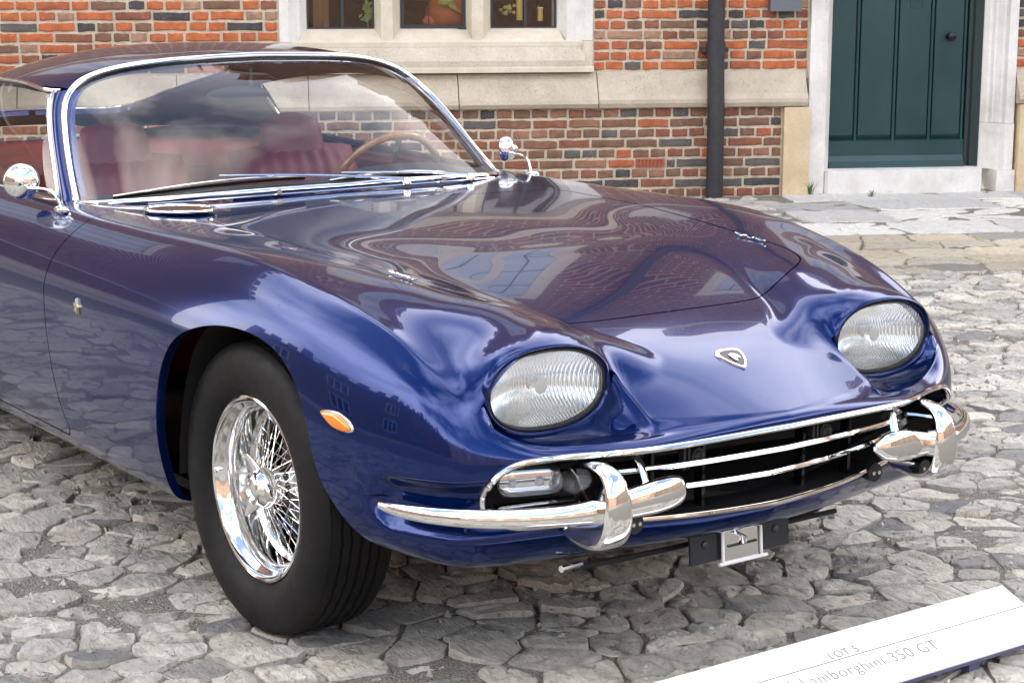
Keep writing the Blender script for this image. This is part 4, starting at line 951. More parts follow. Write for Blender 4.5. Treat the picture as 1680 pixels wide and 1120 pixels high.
def coons(b,t,l,r):
    """b,t: n points bottom/top; l,r: m points left/right side (bottom->top)"""
    n,m=len(b),len(l); u=np.linspace(0,1,n)[:,None,None]; v=np.linspace(0,1,m)[None,:,None]
    return (1-v)*b[:,None]+v*t[:,None]+(1-u)*l[None]+u*r[None]-((1-u)*(1-v)*b[0]+u*(1-v)*b[-1]+(1-u)*v*t[0]+u*v*t[-1])
nb,nm=33,25
side=resample(pil[:kc+1],nm); topc=resample(pil[kc:][::-1],nb); botc=resample(bas,nb)
cl=np.linspace(0,1,nm)[:,None]; cen=botc[0]*(1-cl)+topc[0]*cl+np.sin(np.pi*cl)*np.array([.028,0,.022])
scr=coons(botc,topc,cen,side); u_=np.linspace(0,1,nb)[:,None]; v_=np.linspace(0,1,nm)[None]; scr+= (np.sin(np.pi*v_)*np.sin(np.pi*np.clip(u_,0,1))*.5)[...,None]*np.array([.022,.012,.016])
scr_full=np.concatenate([mir(scr[::-1]),scr[1:]],0)
MB().grid(scr_full).build('windscreen',MAT['glass'],car)
outline=np.vstack([mir(bas[::-1]),bas[1:],pil[1:],mir(pil[::-1][1:-1])])
outl=resample(outline,220,closed=True)
ccen=outl.mean(0); outw=outl-ccen; outw[:,0]*=.3; outw/=np.linalg.norm(outw,axis=1)[:,None]
nrm_s=np.array([.62,0,.78])
ws=MB().tube(outl+outw*.004+nrm_s*.006,(.0088,.0065),10,closed=True,up=nrm_s).build('windscreen_trim','chrome',car)
MB().tube(outl-outw*.008+nrm_s*.002,(.0065,.006),8,closed=True,up=nrm_s).build('windscreen_seal','rubber_seal',car)
# second bright bead along the scuttle
cow=path([(-.918,0,.8395),(-.925,.25,.8385),(-.945,.42,.836),(-.985,.55,.831)],30); cow=np.vstack([mir(cow[::-1]),cow[1:]])
MB().tube(cow+[0,0,.0015],(.004,.003),6).build('scuttle_trim','chrome',car)
for yy in(-.20,.33):
    MB().box((-.955,yy-.007,.842),(-.915,yy+.007,.853)).build('scuttle_clip','chrome',car,smooth=False)
# ---- roof, fastback and rear window
RAIL=np.array([(-1.462,.552,1.102),(-1.52,.588,1.100),(-1.62,.600,1.110),(-1.8,.602,1.117),(-2.0,.594,1.108),(-2.3,.565,1.075),(-2.6,.520,1.020),(-2.9,.470,.950),(-3.2,.43,.885),(-3.42,.40,.835)])
rail=path(RAIL,90)
RCEN=[(-1.407,1.183),(-1.5,1.197),(-1.6,1.207),(-1.75,1.213),(-1.9,1.210),(-2.1,1.193),(-2.35,1.155),(-2.6,1.10),(-2.9,1.02),(-3.2,.925),(-3.45,.845)]
TR=tps(slack([(x,0,z) for x,z in RCEN]+[tuple(p) for p in PIL[4:-1]]+[tuple(p) for p in RAIL]+[(-1.8,.35,1.192),(-2.2,.33,1.155),(-1.55,.35,1.182)],1e-4))
hd_=pil[kc:][::-1]
xr=lambda a: np.interp(a,hd_[:,1],hd_[:,0])
nu,nv=70,34
RG=np.zeros((nu,nv,3))
for j,s_ in enumerate(np.linspace(0,1,nv)):
    # line from the header to the tail
    for i,q in enumerate(np.linspace(0,1,nu)):
        a0=s_*.552; x0=xr(a0); p_rail=rail[int(round(q*89))]; x=x0+(p_rail[0]-RAIL[0,0])*(1 if s_>0 else 1); 
        x=x0*(1-q)+(-3.43)*q if False else x0+(p_rail[0]-RAIL[0,0])
        aw=np.interp(-x,-rail[:,0],rail[:,1]); a=s_*(aw*min(1,q*8)+.552*(1-min(1,q*8))); RG[i,j]=(x,a,0)
RG[:,:,2]=TR(RG[:,:,0],RG[:,:,1])
gn=np.cross(np.gradient(RG,axis=0),np.gradient(RG,axis=1)); gn/=np.linalg.norm(gn,axis=2)[...,None]; gn*=np.sign(gn[...,2:3])
roof=Sheet.from_grid(RG,gn,flip=False)
fl=np.dot(np.cross(roof.V[roof.F[0][1]]-roof.V[roof.F[0][0]],roof.V[roof.F[0][2]]-roof.V[roof.F[0][0]]),roof.N[0])<0
if fl: roof.F=[q[::-1] for q in roof.F]
RW=path([(-2.22,0),(-2.235,.2),(-2.28,.34),(-2.40,.41),(-2.7,.385),(-3.0,.345),(-3.15,.30),(-3.20,.2),(-3.215,0)],60); RWP=np.vstack([RW,mir(np.c_[RW,RW[:,0]*0])[::-1][1:-1,:2]])
rw=poly_sd(roof.V[:,:2],RWP); roof_p=roof.trim(-rw); rglass=roof.trim(rw); rglass.V[:,2]-=.004
rr=roof_p.rim(inset(.02),lambda V:V[:,1]>1e-4)
sheet_obj('roof',both(roof_p),'paint',car,[rr,(rr[0]*M3,[q[::-1] for q in rr[1]])])
sheet_obj('rear_window',both(rglass),'glass',car)
li=Sheet(roof_p.V-roof_p.N*.02,-roof_p.N,[q[::-1] for q in roof_p.F]); sheet_obj('headlining',both(li),'headliner',car)
rwz=TR(RWP[:,0],RWP[:,1]); MB().tube(np.c_[RWP,rwz+.002],(.008,.005),8,closed=True).build('rear_window_trim','chrome',car)
BELT=path([(-1.225,.694,.828),(-1.3,.705,.830),(-1.6,.722,.836),(-2.0,.715,.848),(-2.4,.70,.860),(-2.75,.67,.858),(-3.2,.58,.838),(-3.38,.45,.826)],90)
SWF=path([(-1.225,.694,.828),(-1.30,.672,.905),(-1.385,.647,.985),(-1.455,.62,1.05),(-1.50,.596,1.092)],31)   # front edge of the side window
def on_x(curve,x): return np.array([np.interp(-x,-curve[:,0],curve[:,k]) for k in range(3)])
# windscreen pillar
for sg in(1,-1):
    A=resample(pil[:kc+1],31); B=SWF; mb=MB(); G=[]
    for w in np.linspace(0,1,9):
        c=A*(1-w)+B*w; c=c+np.sin(np.pi*w)*np.array([.006,.010,.004]); G.append(c*[1,sg,1])
    G=np.array(G); mb.grid(G); G2=G-np.array([-.02,.022*sg,0]); mb.grid(G2,flip=True); mb.grid(np.array([G[-1],G2[-1]])); mb.grid(np.array([G[0],G2[0]]))
    mb.build('windscreen_pillar','paint',car)
    # side window with its frame
    xs=np.linspace(0,1,30); xf=np.linspace(-1.50,-2.42,30); top=np.array([on_x(rail,x) for x in xf]); xb=np.linspace(-1.225,-2.50,30); bot=np.array([on_x(BELT,x) for x in xb])
    rear=path([(-2.50,.695,.860),(-2.53,.64,.95),(-2.49,.575,1.02),(-2.42,.548,1.055)],31); rear[0]=bot[-1]; rear[-1]=top[-1]
    sw=coons(bot,top,SWF,rear); sw=sw-np.array([0,.010,0])+np.sin(np.pi*np.linspace(0,1,31))[None,:,None]*np.array([0,.012,.0])
    MB().grid(sw*[1,sg,1]).build('side_window','glass',car)
    loop=np.vstack([bot,rear[1:],top[::-1][1:],SWF[::-1][1:-1]]); loop=resample(loop,150,closed=True)
    MB().tube((loop+[0,.002,0])*[1,sg,1],(.006,.008),8,closed=True,up=(0,sg,.3)).build('side_window_trim','chrome',car)
    MB().tube((loop-[0,.012,0]+(loop.mean(0)-loop)*.02)*[1,sg,1],(.008,.009),8,closed=True,up=(0,sg,.3)).build('side_window_seal','rubber_seal',car)
    # rear quarter
    xt=np.linspace(-2.42,-3.42,30); xbb=np.linspace(-2.50,-3.38,30); G=[]
    t2=np.array([on_x(rail,x) for x in xt]); b2=np.array([on_x(BELT,x) for x in xbb]); l2=rear; r2=np.linspace(b2[-1],t2[-1],31)
    q2=coons(b2,t2,l2,r2)+np.sin(np.pi*np.linspace(0,1,31))[None,:,None]*np.array([0,.018,.01])
    mb=MB().grid(q2*[1,sg,1]); mb.build('rear_quarter','paint',car)
    mb=MB().grid((q2-[0,.02,.0])*[1,sg,1]); mb.build('quarter_lining','headliner',car)
    # drip rail
    MB().tube((rail[2:60]+[0,.004,.004])*[1,sg,1],(.004,.004),6).build('drip_rail','chrome',car)
# ================================================================ interior
MB().box((-2.9,-.70,.22),(-.75,.70,.26)).build('floor_pan','carpet',car,smooth=False)
for sg in(1,-1):
    P=[]; 
    for x in np.linspace(-1.15,-2.7,20):
        b=on_x(BELT,min(x,-1.23)); P.append([(x,b[1]-.018,.815),(x,b[1]-.04,.80),(x,b[1]-.055,.74),(x,b[1]-.05,.55),(x,b[1]-.06,.3)])
    MB().grid(np.array(P)*[1,sg,1]).build('door_card','leather',car)
    MB().tube(np.array([(x,on_x(BELT,min(x,-1.23))[1]-.012,.822) for x in np.linspace(-1.2,-2.7,20)])*[1,sg,1],(.014,.010),8).build('door_capping','leather',car)
# dashboard
P=[]
for y in np.linspace(-.655,.655,41):
    h=.03*math.exp(-((y-.36)/.2)**4); xb=-.975-.16*(abs(y)/.655)**4
    P.append([(xb,y,.835),(xb-.05,y,.846+h*.3),(-1.20,y,.838+h),(-1.265,y,.815+h),(-1.28,y,.77),(-1.26,y,.66),(-1.2,y,.55)])
MB().grid(np.array(P)).build('dashboard','dash_vinyl',car)
def seat(y0):
    s=empty('seat',(0,0,0),car)
    # backrest: pleated cushion; rows run up the back
    def pad(h,wid,thick,x0,tilt,n=40,m=22,pleats=9,amp=.006,rnd=.35):
        mb=MB(); F=[];B=[]
        for i,v in enumerate(np.linspace(0,1,m)):
            w=wid(v); r=[];b=[]
            for j,u in enumerate(np.linspace(-1,1,n)):
                e=(1-abs(u)**4)**.5; ev=min(1,(1-v)/.12)**.5*min(1,v/.08+.3)**.5
                d=thick*e*ev+amp*abs(math.cos(u*pleats*math.pi/2))*e*(abs(u)<.72)
                z=h[0]+(h[1]-h[0])*v; x=x0-tilt*(z-h[0]); r.append((x+d,y0+u*w,z-.02*u*u*v)); b.append((x-thick*.6*e*ev,y0+u*w,z-.02*u*u*v))
            F.append(r);B.append(b)
        F=np.array(F);B=np.array(B); mb.grid(F); mb.grid(B,flip=True); mb.grid(np.array([F[-1],B[-1]])); return mb
    pad((.42,.885),lambda v:.245-.05*max(0,v-.55)**1.2,.055,-1.70,.28).build('backrest','leather',s)
    pad((.845,.982),lambda v:.118-.02*v**3,.035,-1.815,.20,pleats=0,amp=0,n=24,m=14).build('headrest','leather',s)
    mb=MB(); G=[]
    for u in np.linspace(-1,1,30):
        e=(1-abs(u)**5)**.4; G.append([(-1.72,y0+u*.25,.36+.10*e),(-1.55,y0+u*.25,.37+.10*e+.006*abs(math.cos(u*7))),(-1.36,y0+u*.25,.39+.10*e),(-1.27,y0+u*.25,.385+.07*e),(-1.24,y0+u*.25,.32)])
    mb.grid(np.array(G)); mb.build('seat_cushion','leather',s); return s
seat(-.275); seat(.335)
# rear parcel shelf and bulkhead
P=[]
for y in np.linspace(-.66,.66,30): P.append([(-2.02,y,.35),(-2.06,y,.62),(-2.1,y,.80),(-2.16,y,.822),(-2.6,y*.97,.825),(-3.2,y*.82,.805)])
MB().grid(np.array(P)).build('parcel_shelf','leather',car)
# steering wheel (left-hand drive)
st=empty('steering_wheel',(0,0,0),car); c=np.array([-1.39,.42,.785]); ax=np.array([-.86,0,.51]); ax/=np.linalg.norm(ax); e1=np.array([0,1.,0]); e2=np.cross(ax,e1); 
t=np.linspace(0,2*np.pi,64,endpoint=False); ring=c+.182*(np.cos(t)[:,None]*e1+np.sin(t)[:,None]*e2)
MB().tube(ring,.0115,10,closed=True,up=ax).build('rim','wood',st)
for an in(0,math.pi,-math.pi/2): 
    d=math.cos(an)*e1+math.sin(an)*e2; MB().tube(np.array([c-ax*.03+d*.02,c-ax*.015+d*.1,c+d*.176]),(.011,.002),8,up=ax).build('spoke','chrome',st)
MB().tube(np.array([c-ax*.03,c-ax*.005]),.035,20).build('horn_boss','black_gloss',st); MB().tube(np.array([c-ax*.03,c-ax*.25]),.02,12).build('column','black',st)
# rear-view mirror
rm=empty('rear_view_mirror',(0,0,0),car); MB().sphere((-1.40,-.07,1.075),(.016,.105,.028),10,20).build('mirror_housing','black',rm); MB().tube(np.array([(-1.395,-.03,1.095),(-1.43,-.01,1.16)]),.006,8).build('mirror_stem','black',rm)
# ================================================================ wheels
def spin(prof,n=96,c=(0,0,0)): return MB().lathe(prof,n,'y',c)
simple('brake_iron',(.07,.068,.065),.5,.7); simple('rim_alloy',(.80,.80,.79),.09,1.0)
ZW=.324
def make_wheel():
    w=empty('wheel',(0,0,0))
    # tyre; local frame: axle along y, outside at -y, centre of the tread at y=0
    sh=[(.205,-.070),(.214,-.083),(.232,-.095),(.255,-.1005),(.278,-.100),(.298,-.0955),(.311,-.088)]
    prof=sh+[(.3195,-.080),(.3235,-.073)]
    gro=[]; 
    yy=np.linspace(-.070,.070,57); zig=[]
    for y in yy:
        r=.3262-.0035*(y/.07)**2; k=(y+.070)/.140*6; d=abs(k-round(k)); dep=.006 if (d<.13 and 0<round(k)<6) else 0
        gro.append((r-dep,y))
    tail=[(.3235,.073),(.3195,.080)]+[(r,-h) for r,h in sh[::-1]]
    P=prof+gro+tail; n=168; a=np.linspace(0,2*np.pi,n,endpoint=False); G=[]
    tri=np.abs(((a*42/(2*np.pi))%1)-.5)*2-.5
    for i,(r,h) in enumerate(P):
        zz=.0032*tri if abs(h)<.066 else 0*a
        sip=0*a
        if .066<=abs(h)<.085 and r>.318: sip=-.0018*((a*84/(2*np.pi))%1<.3)
        G.append(np.stack([(r+sip)*np.cos(a),h+zz,(r+sip)*np.sin(a)],1))
    mb=MB().grid(np.array(G),close_v=True)
    ty=mb.build('tyre','rubber',w,sharp=25)
    rim=spin([(.2035,-.066),(.2075,-.074),(.2065,-.079),(.2020,-.0805),(.1975,-.078),(.1955,-.071),(.1925,-.066),(.184,-.060),(.1795,-.052),(.1775,-.025),(.1755,.000),(.169,.006),(.1655,.010),(.163,.022),(.1645,.045),(.172,.06),(.19,.07),(.205,.075)],120).build('rim','rim_alloy',w)
    sp=MB(); rr=np.random.RandomState(3)
    for k in range(20):
        for s,(r0,y0,r1,y1,da) in enumerate([(.036,-.046,.164,.012,.62),(.036,-.046,.164,.020,-.62),(.050,.035,.165,.004,.35)]):
            a0=2*np.pi*(k+.33*s)/20; a1=a0+da
            p0=np.array([r0*math.cos(a0),y0,r0*math.sin(a0)]); p1=np.array([r1*math.cos(a1),y1,r1*math.sin(a1)])
            sp.tube(np.array([p0,p0*.15+p1*.85]),.0012,5,caps=False); sp.tube(np.array([p0*.15+p1*.85,p1]),.0021,6)
    so=sp.build('spokes','chrome',w); so['kind']='stuff'
    spin([(.0,-.058),(.030,-.058),(.036,-.052),(.040,-.045),(.038,-.02),(.044,.02),(.055,.036),(.052,.05),(.0,.055)],40).build('hub','chrome',w)
    kn=empty('knock_off_spinner',(0,0,0),w)
    spin([(.0,-.086),(.007,-.0862),(.015,-.0835),(.021,-.083),(.023,-.0885),(.027,-.090),(.0315,-.087),(.034,-.078),(.042,-.071),(.045,-.060),(.045,-.050)],40).build('spinner_cap','chrome',kn)
    for an in(118,238,358):
        an=R(an); d=np.array([math.cos(an),0,math.sin(an)]); e=np.array([-math.sin(an),0,math.cos(an)]); y=np.array([0,1.,0]); G=[]
        for t_,wd,th,off in((.022,.024,.012,-.062),(.042,.020,.010,-.066),(.060,.0145,.007,-.071),(.075,.009,.005,-.077),(.081,.004,.003,-.080)):
            q=np.linspace(0,2*np.pi,12,endpoint=False); G.append(d*t_+y*off+np.cos(q)[:,None]*e*wd+np.sin(q)[:,None]*y*th)
        m=MB().grid(np.array(G),close_v=True); m.cap(G[-1]); m.build('spinner_ear','chrome',kn)
    spin([(.0,.056),(.13,.056),(.135,.060),(.135,.075),(.06,.078)],48).build('brake_disc','brake_iron',w)
    MB().tube(np.array([(-.187,-.0605,.0),(-.187,-.082,.0)]),.0035,8).build('valve','chrome',w)
    return w
def copy_tree(o,parent=None):
    c=o.copy(); COL.objects.link(c); c.parent=parent
    for ch in o.children: copy_tree(ch,c)
    return c
wheel=make_wheel(); kids=list(wheel.children)
wheel.parent=car; wheel.location=(0,-.69,ZW)
for (x,y,rz) in((0,.69,math.pi),(-2.55,-.69,0),(-2.55,.69,math.pi)):
    c=copy_tree(wheel,car); c.location=(x,y,ZW); c.rotation_euler=(0,.7,rz)
# wheel wells and underside
for x0,poly in((0,ARCHP),(-2.55,RARP)):
    for sg in(1,-1):
        q=poly[(poly[:,1]>.27)&(poly[:,0]<.40)]; c=np.array([x0-.05 if x0==0 else x0,.34]); G=[]
        for yy,sc in((.78,1.02),(.60,1.04),(.42,1.0)):
            o=c+(q-c)*sc; G.append(np.c_[o[:,0],np.full(len(o),yy*sg),np.maximum(o[:,1],.12)])
        MB().grid(np.array(G)).build('wheel_well','underbody',car)
        o=G[-1]; MB().cap(o).build('wheel_well_side','underbody',car,smooth=False)
MB().box((-3.4,-.66,.16),(-.48,.66,.20)).build('underside','underbody',car,smooth=False)
MB().box((-.48,-.40,.17),(.36,.40,.23)).build('front_subframe','underbody',car,smooth=False)
MB().tube(np.array([(0,-.62,.26),(0,.62,.26)]),.025,10).build('front_axle_beam','underbody',car)
MB().box((-.5,-.40,.30),(.50,.40,.64)).build('engine_bay','underbody',car,smooth=False)
# ================================================================ head lamps
def superell(W,H,n=96,ex=LNx):
    t=np.linspace(0,2*np.pi,n,endpoint=False); c,s=np.cos(t),np.sin(t)
    return np.stack([np.sign(c)*np.abs(c)**(2/ex)*W,np.sign(s)*np.abs(s)**(2/ex)*H],1)
def lens_mat():
    m=NT('fluted_lamp_glass'); m.n.remove(m.b); v=m.geo(); sx=m.new('SeparateXYZ'); m.link(v,sx.inputs[0])
    w=m.math('SINE',m.math('MULTIPLY',sx.outputs['Y'],2*math.pi/.0072)); nb=m.bump(w,.5,.0016)
    tr=m.new('BsdfTransparent'); tr.inputs[0].default_value=(.96,.985,.97,1); gl=m.new('BsdfGlossy'); gl.inputs['Roughness'].default_value=.03; m.link(nb,gl.inputs['Normal']); fr=m.schlick(.05,nb)
    df=m.new('BsdfDiffuse'); df.inputs[0].default_value=(.88,.90,.89,1); m.link(nb,df.inputs['Normal']); m1=m.new('MixShader'); m1.inputs[0].default_value=.22; m.link(tr.outputs[0],m1.inputs[1]); m.link(df.outputs[0],m1.inputs[2])
    mx_=m.new('MixShader'); m.link(fr,mx_.inputs[0]); m.link(m1.outputs[0],mx_.inputs[1]); m.link(gl.outputs[0],mx_.inputs[2]); m.link(mx_.outputs[0],m.out.inputs[0]); return m.m
def refl_mat():
    m=NT('fluted_reflector').set(col=(.95,.96,.95),metal=1,rough=.14); v=m.geo(); sx=m.new('SeparateXYZ'); m.link(v,sx.inputs[0])
    w=m.math('SINE',m.math('MULTIPLY',sx.outputs['Y'],2*math.pi/.0072)); bn=m.math('SINE',m.math('MULTIPLY',sx.outputs['Z'],2*math.pi/.06)); h=m.math('MULTIPLY',w,m.math('ADD',.65,m.math('MULTIPLY',bn,.35))); m.normal(m.bump(h,.9,.0020)); return m.m
MAT['fluted']=lens_mat(); MAT['lampmirror']=refl_mat(); simple('reflector',(.93,.94,.93),.10,1.0); simple('bulb',(.9,.9,.88),.1,trans=.6)
for sg in(-1,1):
    hl=empty('headlamp',(0,0,0),car)
    C0=np.array([LXc,LAc*sg,LZc])
    def ringpts(W,H,x,n=96): q=superell(W,H,n); return np.c_[np.full(n,LXc+x),LAc*sg+q[:,0],LZc+q[:,1]]
    # painted bezel, rubber gasket
    G=[ringpts(LW+.004,LH+.004,-.012),ringpts(LW+.001,LH+.001,.001),ringpts(LW-.003,LH-.003,.0035),ringpts(LW-.007,LH-.0065,.000),ringpts(LW-.009,LH-.0085,-.014)]
    MB().grid(np.array(G),close_v=True).build('bezel','paint',hl,sharp=60)
    G=[ringpts(LW-.0075,LH-.0075,-.010),ringpts(LW-.009,LH-.009,-.002),ringpts(LW-.012,LH-.0115,-.002),ringpts(LW-.014,LH-.013,-.012)]
    MB().grid(np.array(G),close_v=True).build('gasket','rubber_seal',hl)
    G=[ringpts(LW-.006,LH-.006,-.02),ringpts(LW-.02,LH-.02,-.11)]
    MB().grid(np.array(G),close_v=True).cap(G[1]).build('bucket','black',hl)
    # lens, outer and inner skin
    W,H=LW-.0125,LH-.0125; out=[];inn=[]
    for k,rho in enumerate(np.r_[np.linspace(1,.12,14),.02]):
        b=.030*(1-rho**2.4); out.append(ringpts(W*rho,H*rho,-.006+b,72)); inn.append(ringpts(W*.985*rho,H*.985*rho,-.0105+b*.97,72))
    mb=MB().grid(np.array(out),close_v=True).cap(out[-1])
    mb.build('lens','fluted',hl)
    G=[]
    for rho in np.linspace(1,.08,14): G.append(ringpts(W*.975*rho,H*.975*rho,-.013-.075*(1-rho**2),72))
    MB().grid(np.array(G),close_v=True).cap(G[-1]).build('reflector','lampmirror',hl)
    MB().sphere((LXc-.055,LAc*sg,LZc),(.022,.011,.011),8,12).build('bulb','bulb',hl)
    MB().lathe([(0,-.028),(.016,-.028),(.018,-.034),(.016,-.044)],20,'x',(LXc,LAc*sg,LZc+.002)).build('bulb_shield','reflector',hl)
# ================================================================ grille mouth
mcp=mouth_curve(70); PTS=[skirt_at(a,z) for a,z in mcp]; mp_=np.array([p for p,n in PTS]); mn_=np.array([n for p,n in PTS])
gr=empty('grille',(0,0,0),car)
loop=np.vstack([mp_,mir(mp_[::-1][1:-1])]); ln=np.vstack([mn_,mir(mn_[::-1][1:-1])])
lps=resample(np.c_[loop,ln],360,closed=True)
MB().tube(lps[:,:3]+lps[:,3:]*.002,(.0065,.0085),10,closed=True,up=lps[:,3:]).build('grille_surround','chrome',gr)
# duct behind the mouth
cm=np.array([.75,0,.43]); back=lps[:,:3].copy(); back[:,0]-=.10; back[:,1]*=.97; mid_=lps[:,:3]-lps[:,3:]*.006
bk2=back.copy(); bk2[:,0]=np.minimum(bk2[:,0],.60)
MB().grid(np.array([mid_,back]),close_v=True).cap(back).build('duct','black',gr,smooth=False)
for zc_,dz in((.475,-.010),(.4185,-.004)):
    ar=np.linspace(0,.47,50); P=[]
    for a_ in ar:
        p,n=skirt_at(a_,zc_+dz*(a_/.645)**2.0); P.append(p-n*.010)
    P=np.array(P); P=np.vstack([mir(P[::-1]),P[1:]]); MB().tube(P,(.0075,.0070),8).build('grille_bar','chrome',gr)
for yy in(-.275,-.14,.14,.275): 
    MB().box((.735,yy-.004,.36),(.76,yy+.004,.525)).build('grille_support','black_gloss',gr,smooth=False)
simple('horn_grey',(.045,.047,.05),.4,.3)
for yy in(-.19,.165):
    h=empty('horn',(0,0,0),gr); MB().lathe([(0,.012),(.017,.012),(.019,.006),(.019,-.03)],20,'x',(.775,yy+.012,.478)).build('horn_body','horn_grey',h); MB().lathe([(.006,.014),(.009,.017),(.012,.014)],18,'x',(.775,yy+.012,.478)).build('horn_ring','horn_grey',h)
    MB().box((.775,yy-.030,.456),(.79,yy-.024,.502)).build('horn_bracket','horn_grey',h,smooth=False); MB().box((.775,yy-.018,.456),(.79,yy-.013,.502)).build('horn_bracket','horn_grey',h,smooth=False)
# ================================================================ bumpers, lamps in the mouth
def arc_for(a,z,lo=0,hi=1.2):
    for _ in range(40):
        m_=(lo+hi)/2
        if skirt_at(m_,z)[0][1]<a: lo=m_
        else: hi=m_
    return lo
def clear_mat():
    m=NT('clear_lamp_glass'); m.n.remove(m.b); v=m.geo(); sx=m.new('SeparateXYZ'); m.link(v,sx.inputs[0]); w=m.math('SINE',m.math('MULTIPLY',sx.outputs['Z'],2*math.pi/.009)); nb=m.bump(w,.35,.0015)
    tr=m.new('BsdfTransparent'); tr.inputs[0].default_value=(.95,.96,.97,1); gl=m.new('BsdfGlossy'); gl.inputs['Roughness'].default_value=.04; m.link(nb,gl.inputs['Normal']); fr=m.schlick(.06,nb); df=m.new('BsdfDiffuse'); df.inputs[0].default_value=(.85,.87,.9,1); m1=m.new('MixShader'); m1.inputs[0].default_value=.16
    m.link(tr.outputs[0],m1.inputs[1]); m.link(df.outputs[0],m1.inputs[2]); mx_=m.new('MixShader'); m.link(fr,mx_.inputs[0]); m.link(m1.outputs[0],mx_.inputs[1]); m.link(gl.outputs[0],mx_.inputs[2]); m.link(mx_.outputs[0],m.out.inputs[0]); return m.m
clear=clear_mat()
simple('lamp_white',(.75,.75,.74),.25)
for sg in(-1,1):
    S_=np.array([1,sg,1.])
    b=empty('bumper',(0,0,0),car)
    cl=np.array([(.535,.775,.416),(.585,.766,.417),(.65,.738,.418),(.72,.685,.419),(.778,.612,.420),(.815,.538,.422),(.835,.465,.425),(.846,.39,.432),(.853,.345,.437),(.854,.305,.440),(.851,.280,.441),(.846,.264,.441)])
    hh=np.array([.0075,.013,.0165,.0185,.0195,.0200,.024,.031,.034,.033,.027,.010]); tt=np.array([.004,.010,.0135,.0150,.0155,.016,.017,.018,.0185,.018,.015,.006])
    n=70; tpar=np.r_[0,np.cumsum(np.linalg.norm(np.diff(cl,axis=0),axis=1))]; tqq=np.linspace(0,tpar[-1],n)
    P=cspline(tpar,cl,tqq); hq=np.interp(tqq,tpar,hh); tq2=np.interp(tqq,tpar,tt)
    # keel: rounder below, flat ledge on top
    mb=MB(); G=[]; tg=np.gradient(P,axis=0); tg/=np.linalg.norm(tg,axis=1)[:,None]; nr=np.cross(tg,[0,0,1.]); nr*=np.sign((nr@np.array([1,.6,0])).mean())
    q=np.linspace(0,2*np.pi,18,endpoint=False)
    for i in range(n):
        cx=np.sign(np.cos(q))*np.abs(np.cos(q))**.8; cz=np.sign(np.sin(q))*np.abs(np.sin(q))**.75
        G.append((P[i]+np.outer(cx*tq2[i]*(1-.25*np.maximum(cz,0)),nr[i])+np.outer(cz*hq[i],[0,0,1]))*S_)
    G=np.array(G); mb.grid(G,close_v=True); mb.cap(G[0]); mb.cap(G[-1],flip=True); mb.build('blade','chrome',b,sharp=50)
    # over-rider: beak shaped horn, arm reaching back into the mouth
    prof=np.array([(.745,.496),(.785,.512),(.824,.513),(.852,.505),(.872,.486),(.884,.455),(.887,.42),(.881,.385),(.864,.358),(.838,.345),(.800,.341),(.765,.345),(.742,.352),(.735,.366),(.748,.384),(.764,.396),(.775,.414),(.781,.44),(.779,.460),(.769,.474),(.755,.481),(.745,.484)])
    prof=resample(np.vstack([path(prof,90)]),64,closed=True); cxy=np.array([.835,.43])
    tn=np.roll(prof,-1,0)-np.roll(prof,1,0); tn/=np.linalg.norm(tn,axis=1)[:,None]; nn2=np.c_[-tn[:,1],tn[:,0]]
    if poly_sd(prof[:1]+nn2[:1]*.002,prof)[0]<0: nn2=-nn2
    mb=MB(); rings=[]
    for yo,ins in((-.031,.0135),(-.0295,.0085),(-.026,.0045),(-.019,.0012),(-.008,0),(.008,0),(.019,.0012),(.026,.0045),(.0295,.0085),(.031,.0135)):
        rr_=prof+nn2*ins; wd=np.interp(prof[:,1],[.34,.40,.46,.51],[1.15,1.1,.95,.70])[:,None]
        rings.append(np.c_[rr_[:,0],(.452+yo*wd[:,0]),rr_[:,1]]*S_)
    mb.grid(np.array(rings),close_v=True); mb.cap(rings[0]); mb.cap(rings[-1],flip=True); mb.build('over_rider','chrome',b,sharp=50)
    MB().tube(np.array([(.70,.335,.362),(.765,.335,.362),(.782,.335,.362)])*S_,.021,20).build('rubber_buffer','rubber_seal',b)
    for dy in(-.008,.008): MB().tube(np.array([(.780,.335+dy,.362),(.787,.335+dy,.362)])*S_,.0045,8).build('stud','chrome',b)
    MB().box((.755,.345*1,.445),(.845,.36,.455)).build if False else None
    st_=MB().tube(np.array([(.79,.352,.515),(.812,.348,.495),(.828,.345,.455)])*S_,(.010,.003),8); st_.build('bumper_bracket','chrome',b)
    # indicator lamp
    il=empty('indicator_lamp',(0,0,0),car); A0=arc_for(.470,.447); A1=arc_for(.598,.447); P=[];N_=[]
    for a_ in np.linspace(A0,A1,26):
        p,n_=skirt_at(a_,.447); P.append(p-n_*.030); N_.append(n_)
    P=np.array(P); k=np.linspace(-1,1,26); prof_=np.clip(1-np.abs(k)**5,0,1)**.5
    MB().tube(P*S_+np.array(N_)*S_*.006,np.c_[.020*prof_+.002,.0235*prof_+.002],14,up=(0,0,1)).build('lamp_lens',clear,il)
    MB().tube(P*S_-np.array(N_)*S_*.010,np.c_[.012*prof_+.002,.027*prof_+.002],12,up=(0,0,1)).build('lamp_base','chrome',il)
    MB().sphere(tuple((P[9])*S_),(.011,.011,.011),8,10).build('lamp_bulb','lamp_white',il); MB().sphere(tuple((P[19])*S_),(.010,.010,.010),8,10).build('lamp_bulb','lamp_white',il)
    P2=[]
    for a_ in np.linspace(A0-.02,A1+.0,20):
        p,n_=skirt_at(a_,.413); P2.append(p-n_*.012)
    MB().tube(np.array(P2)*S_,(.020,.0035),8).build('lamp_tray','chrome',il)
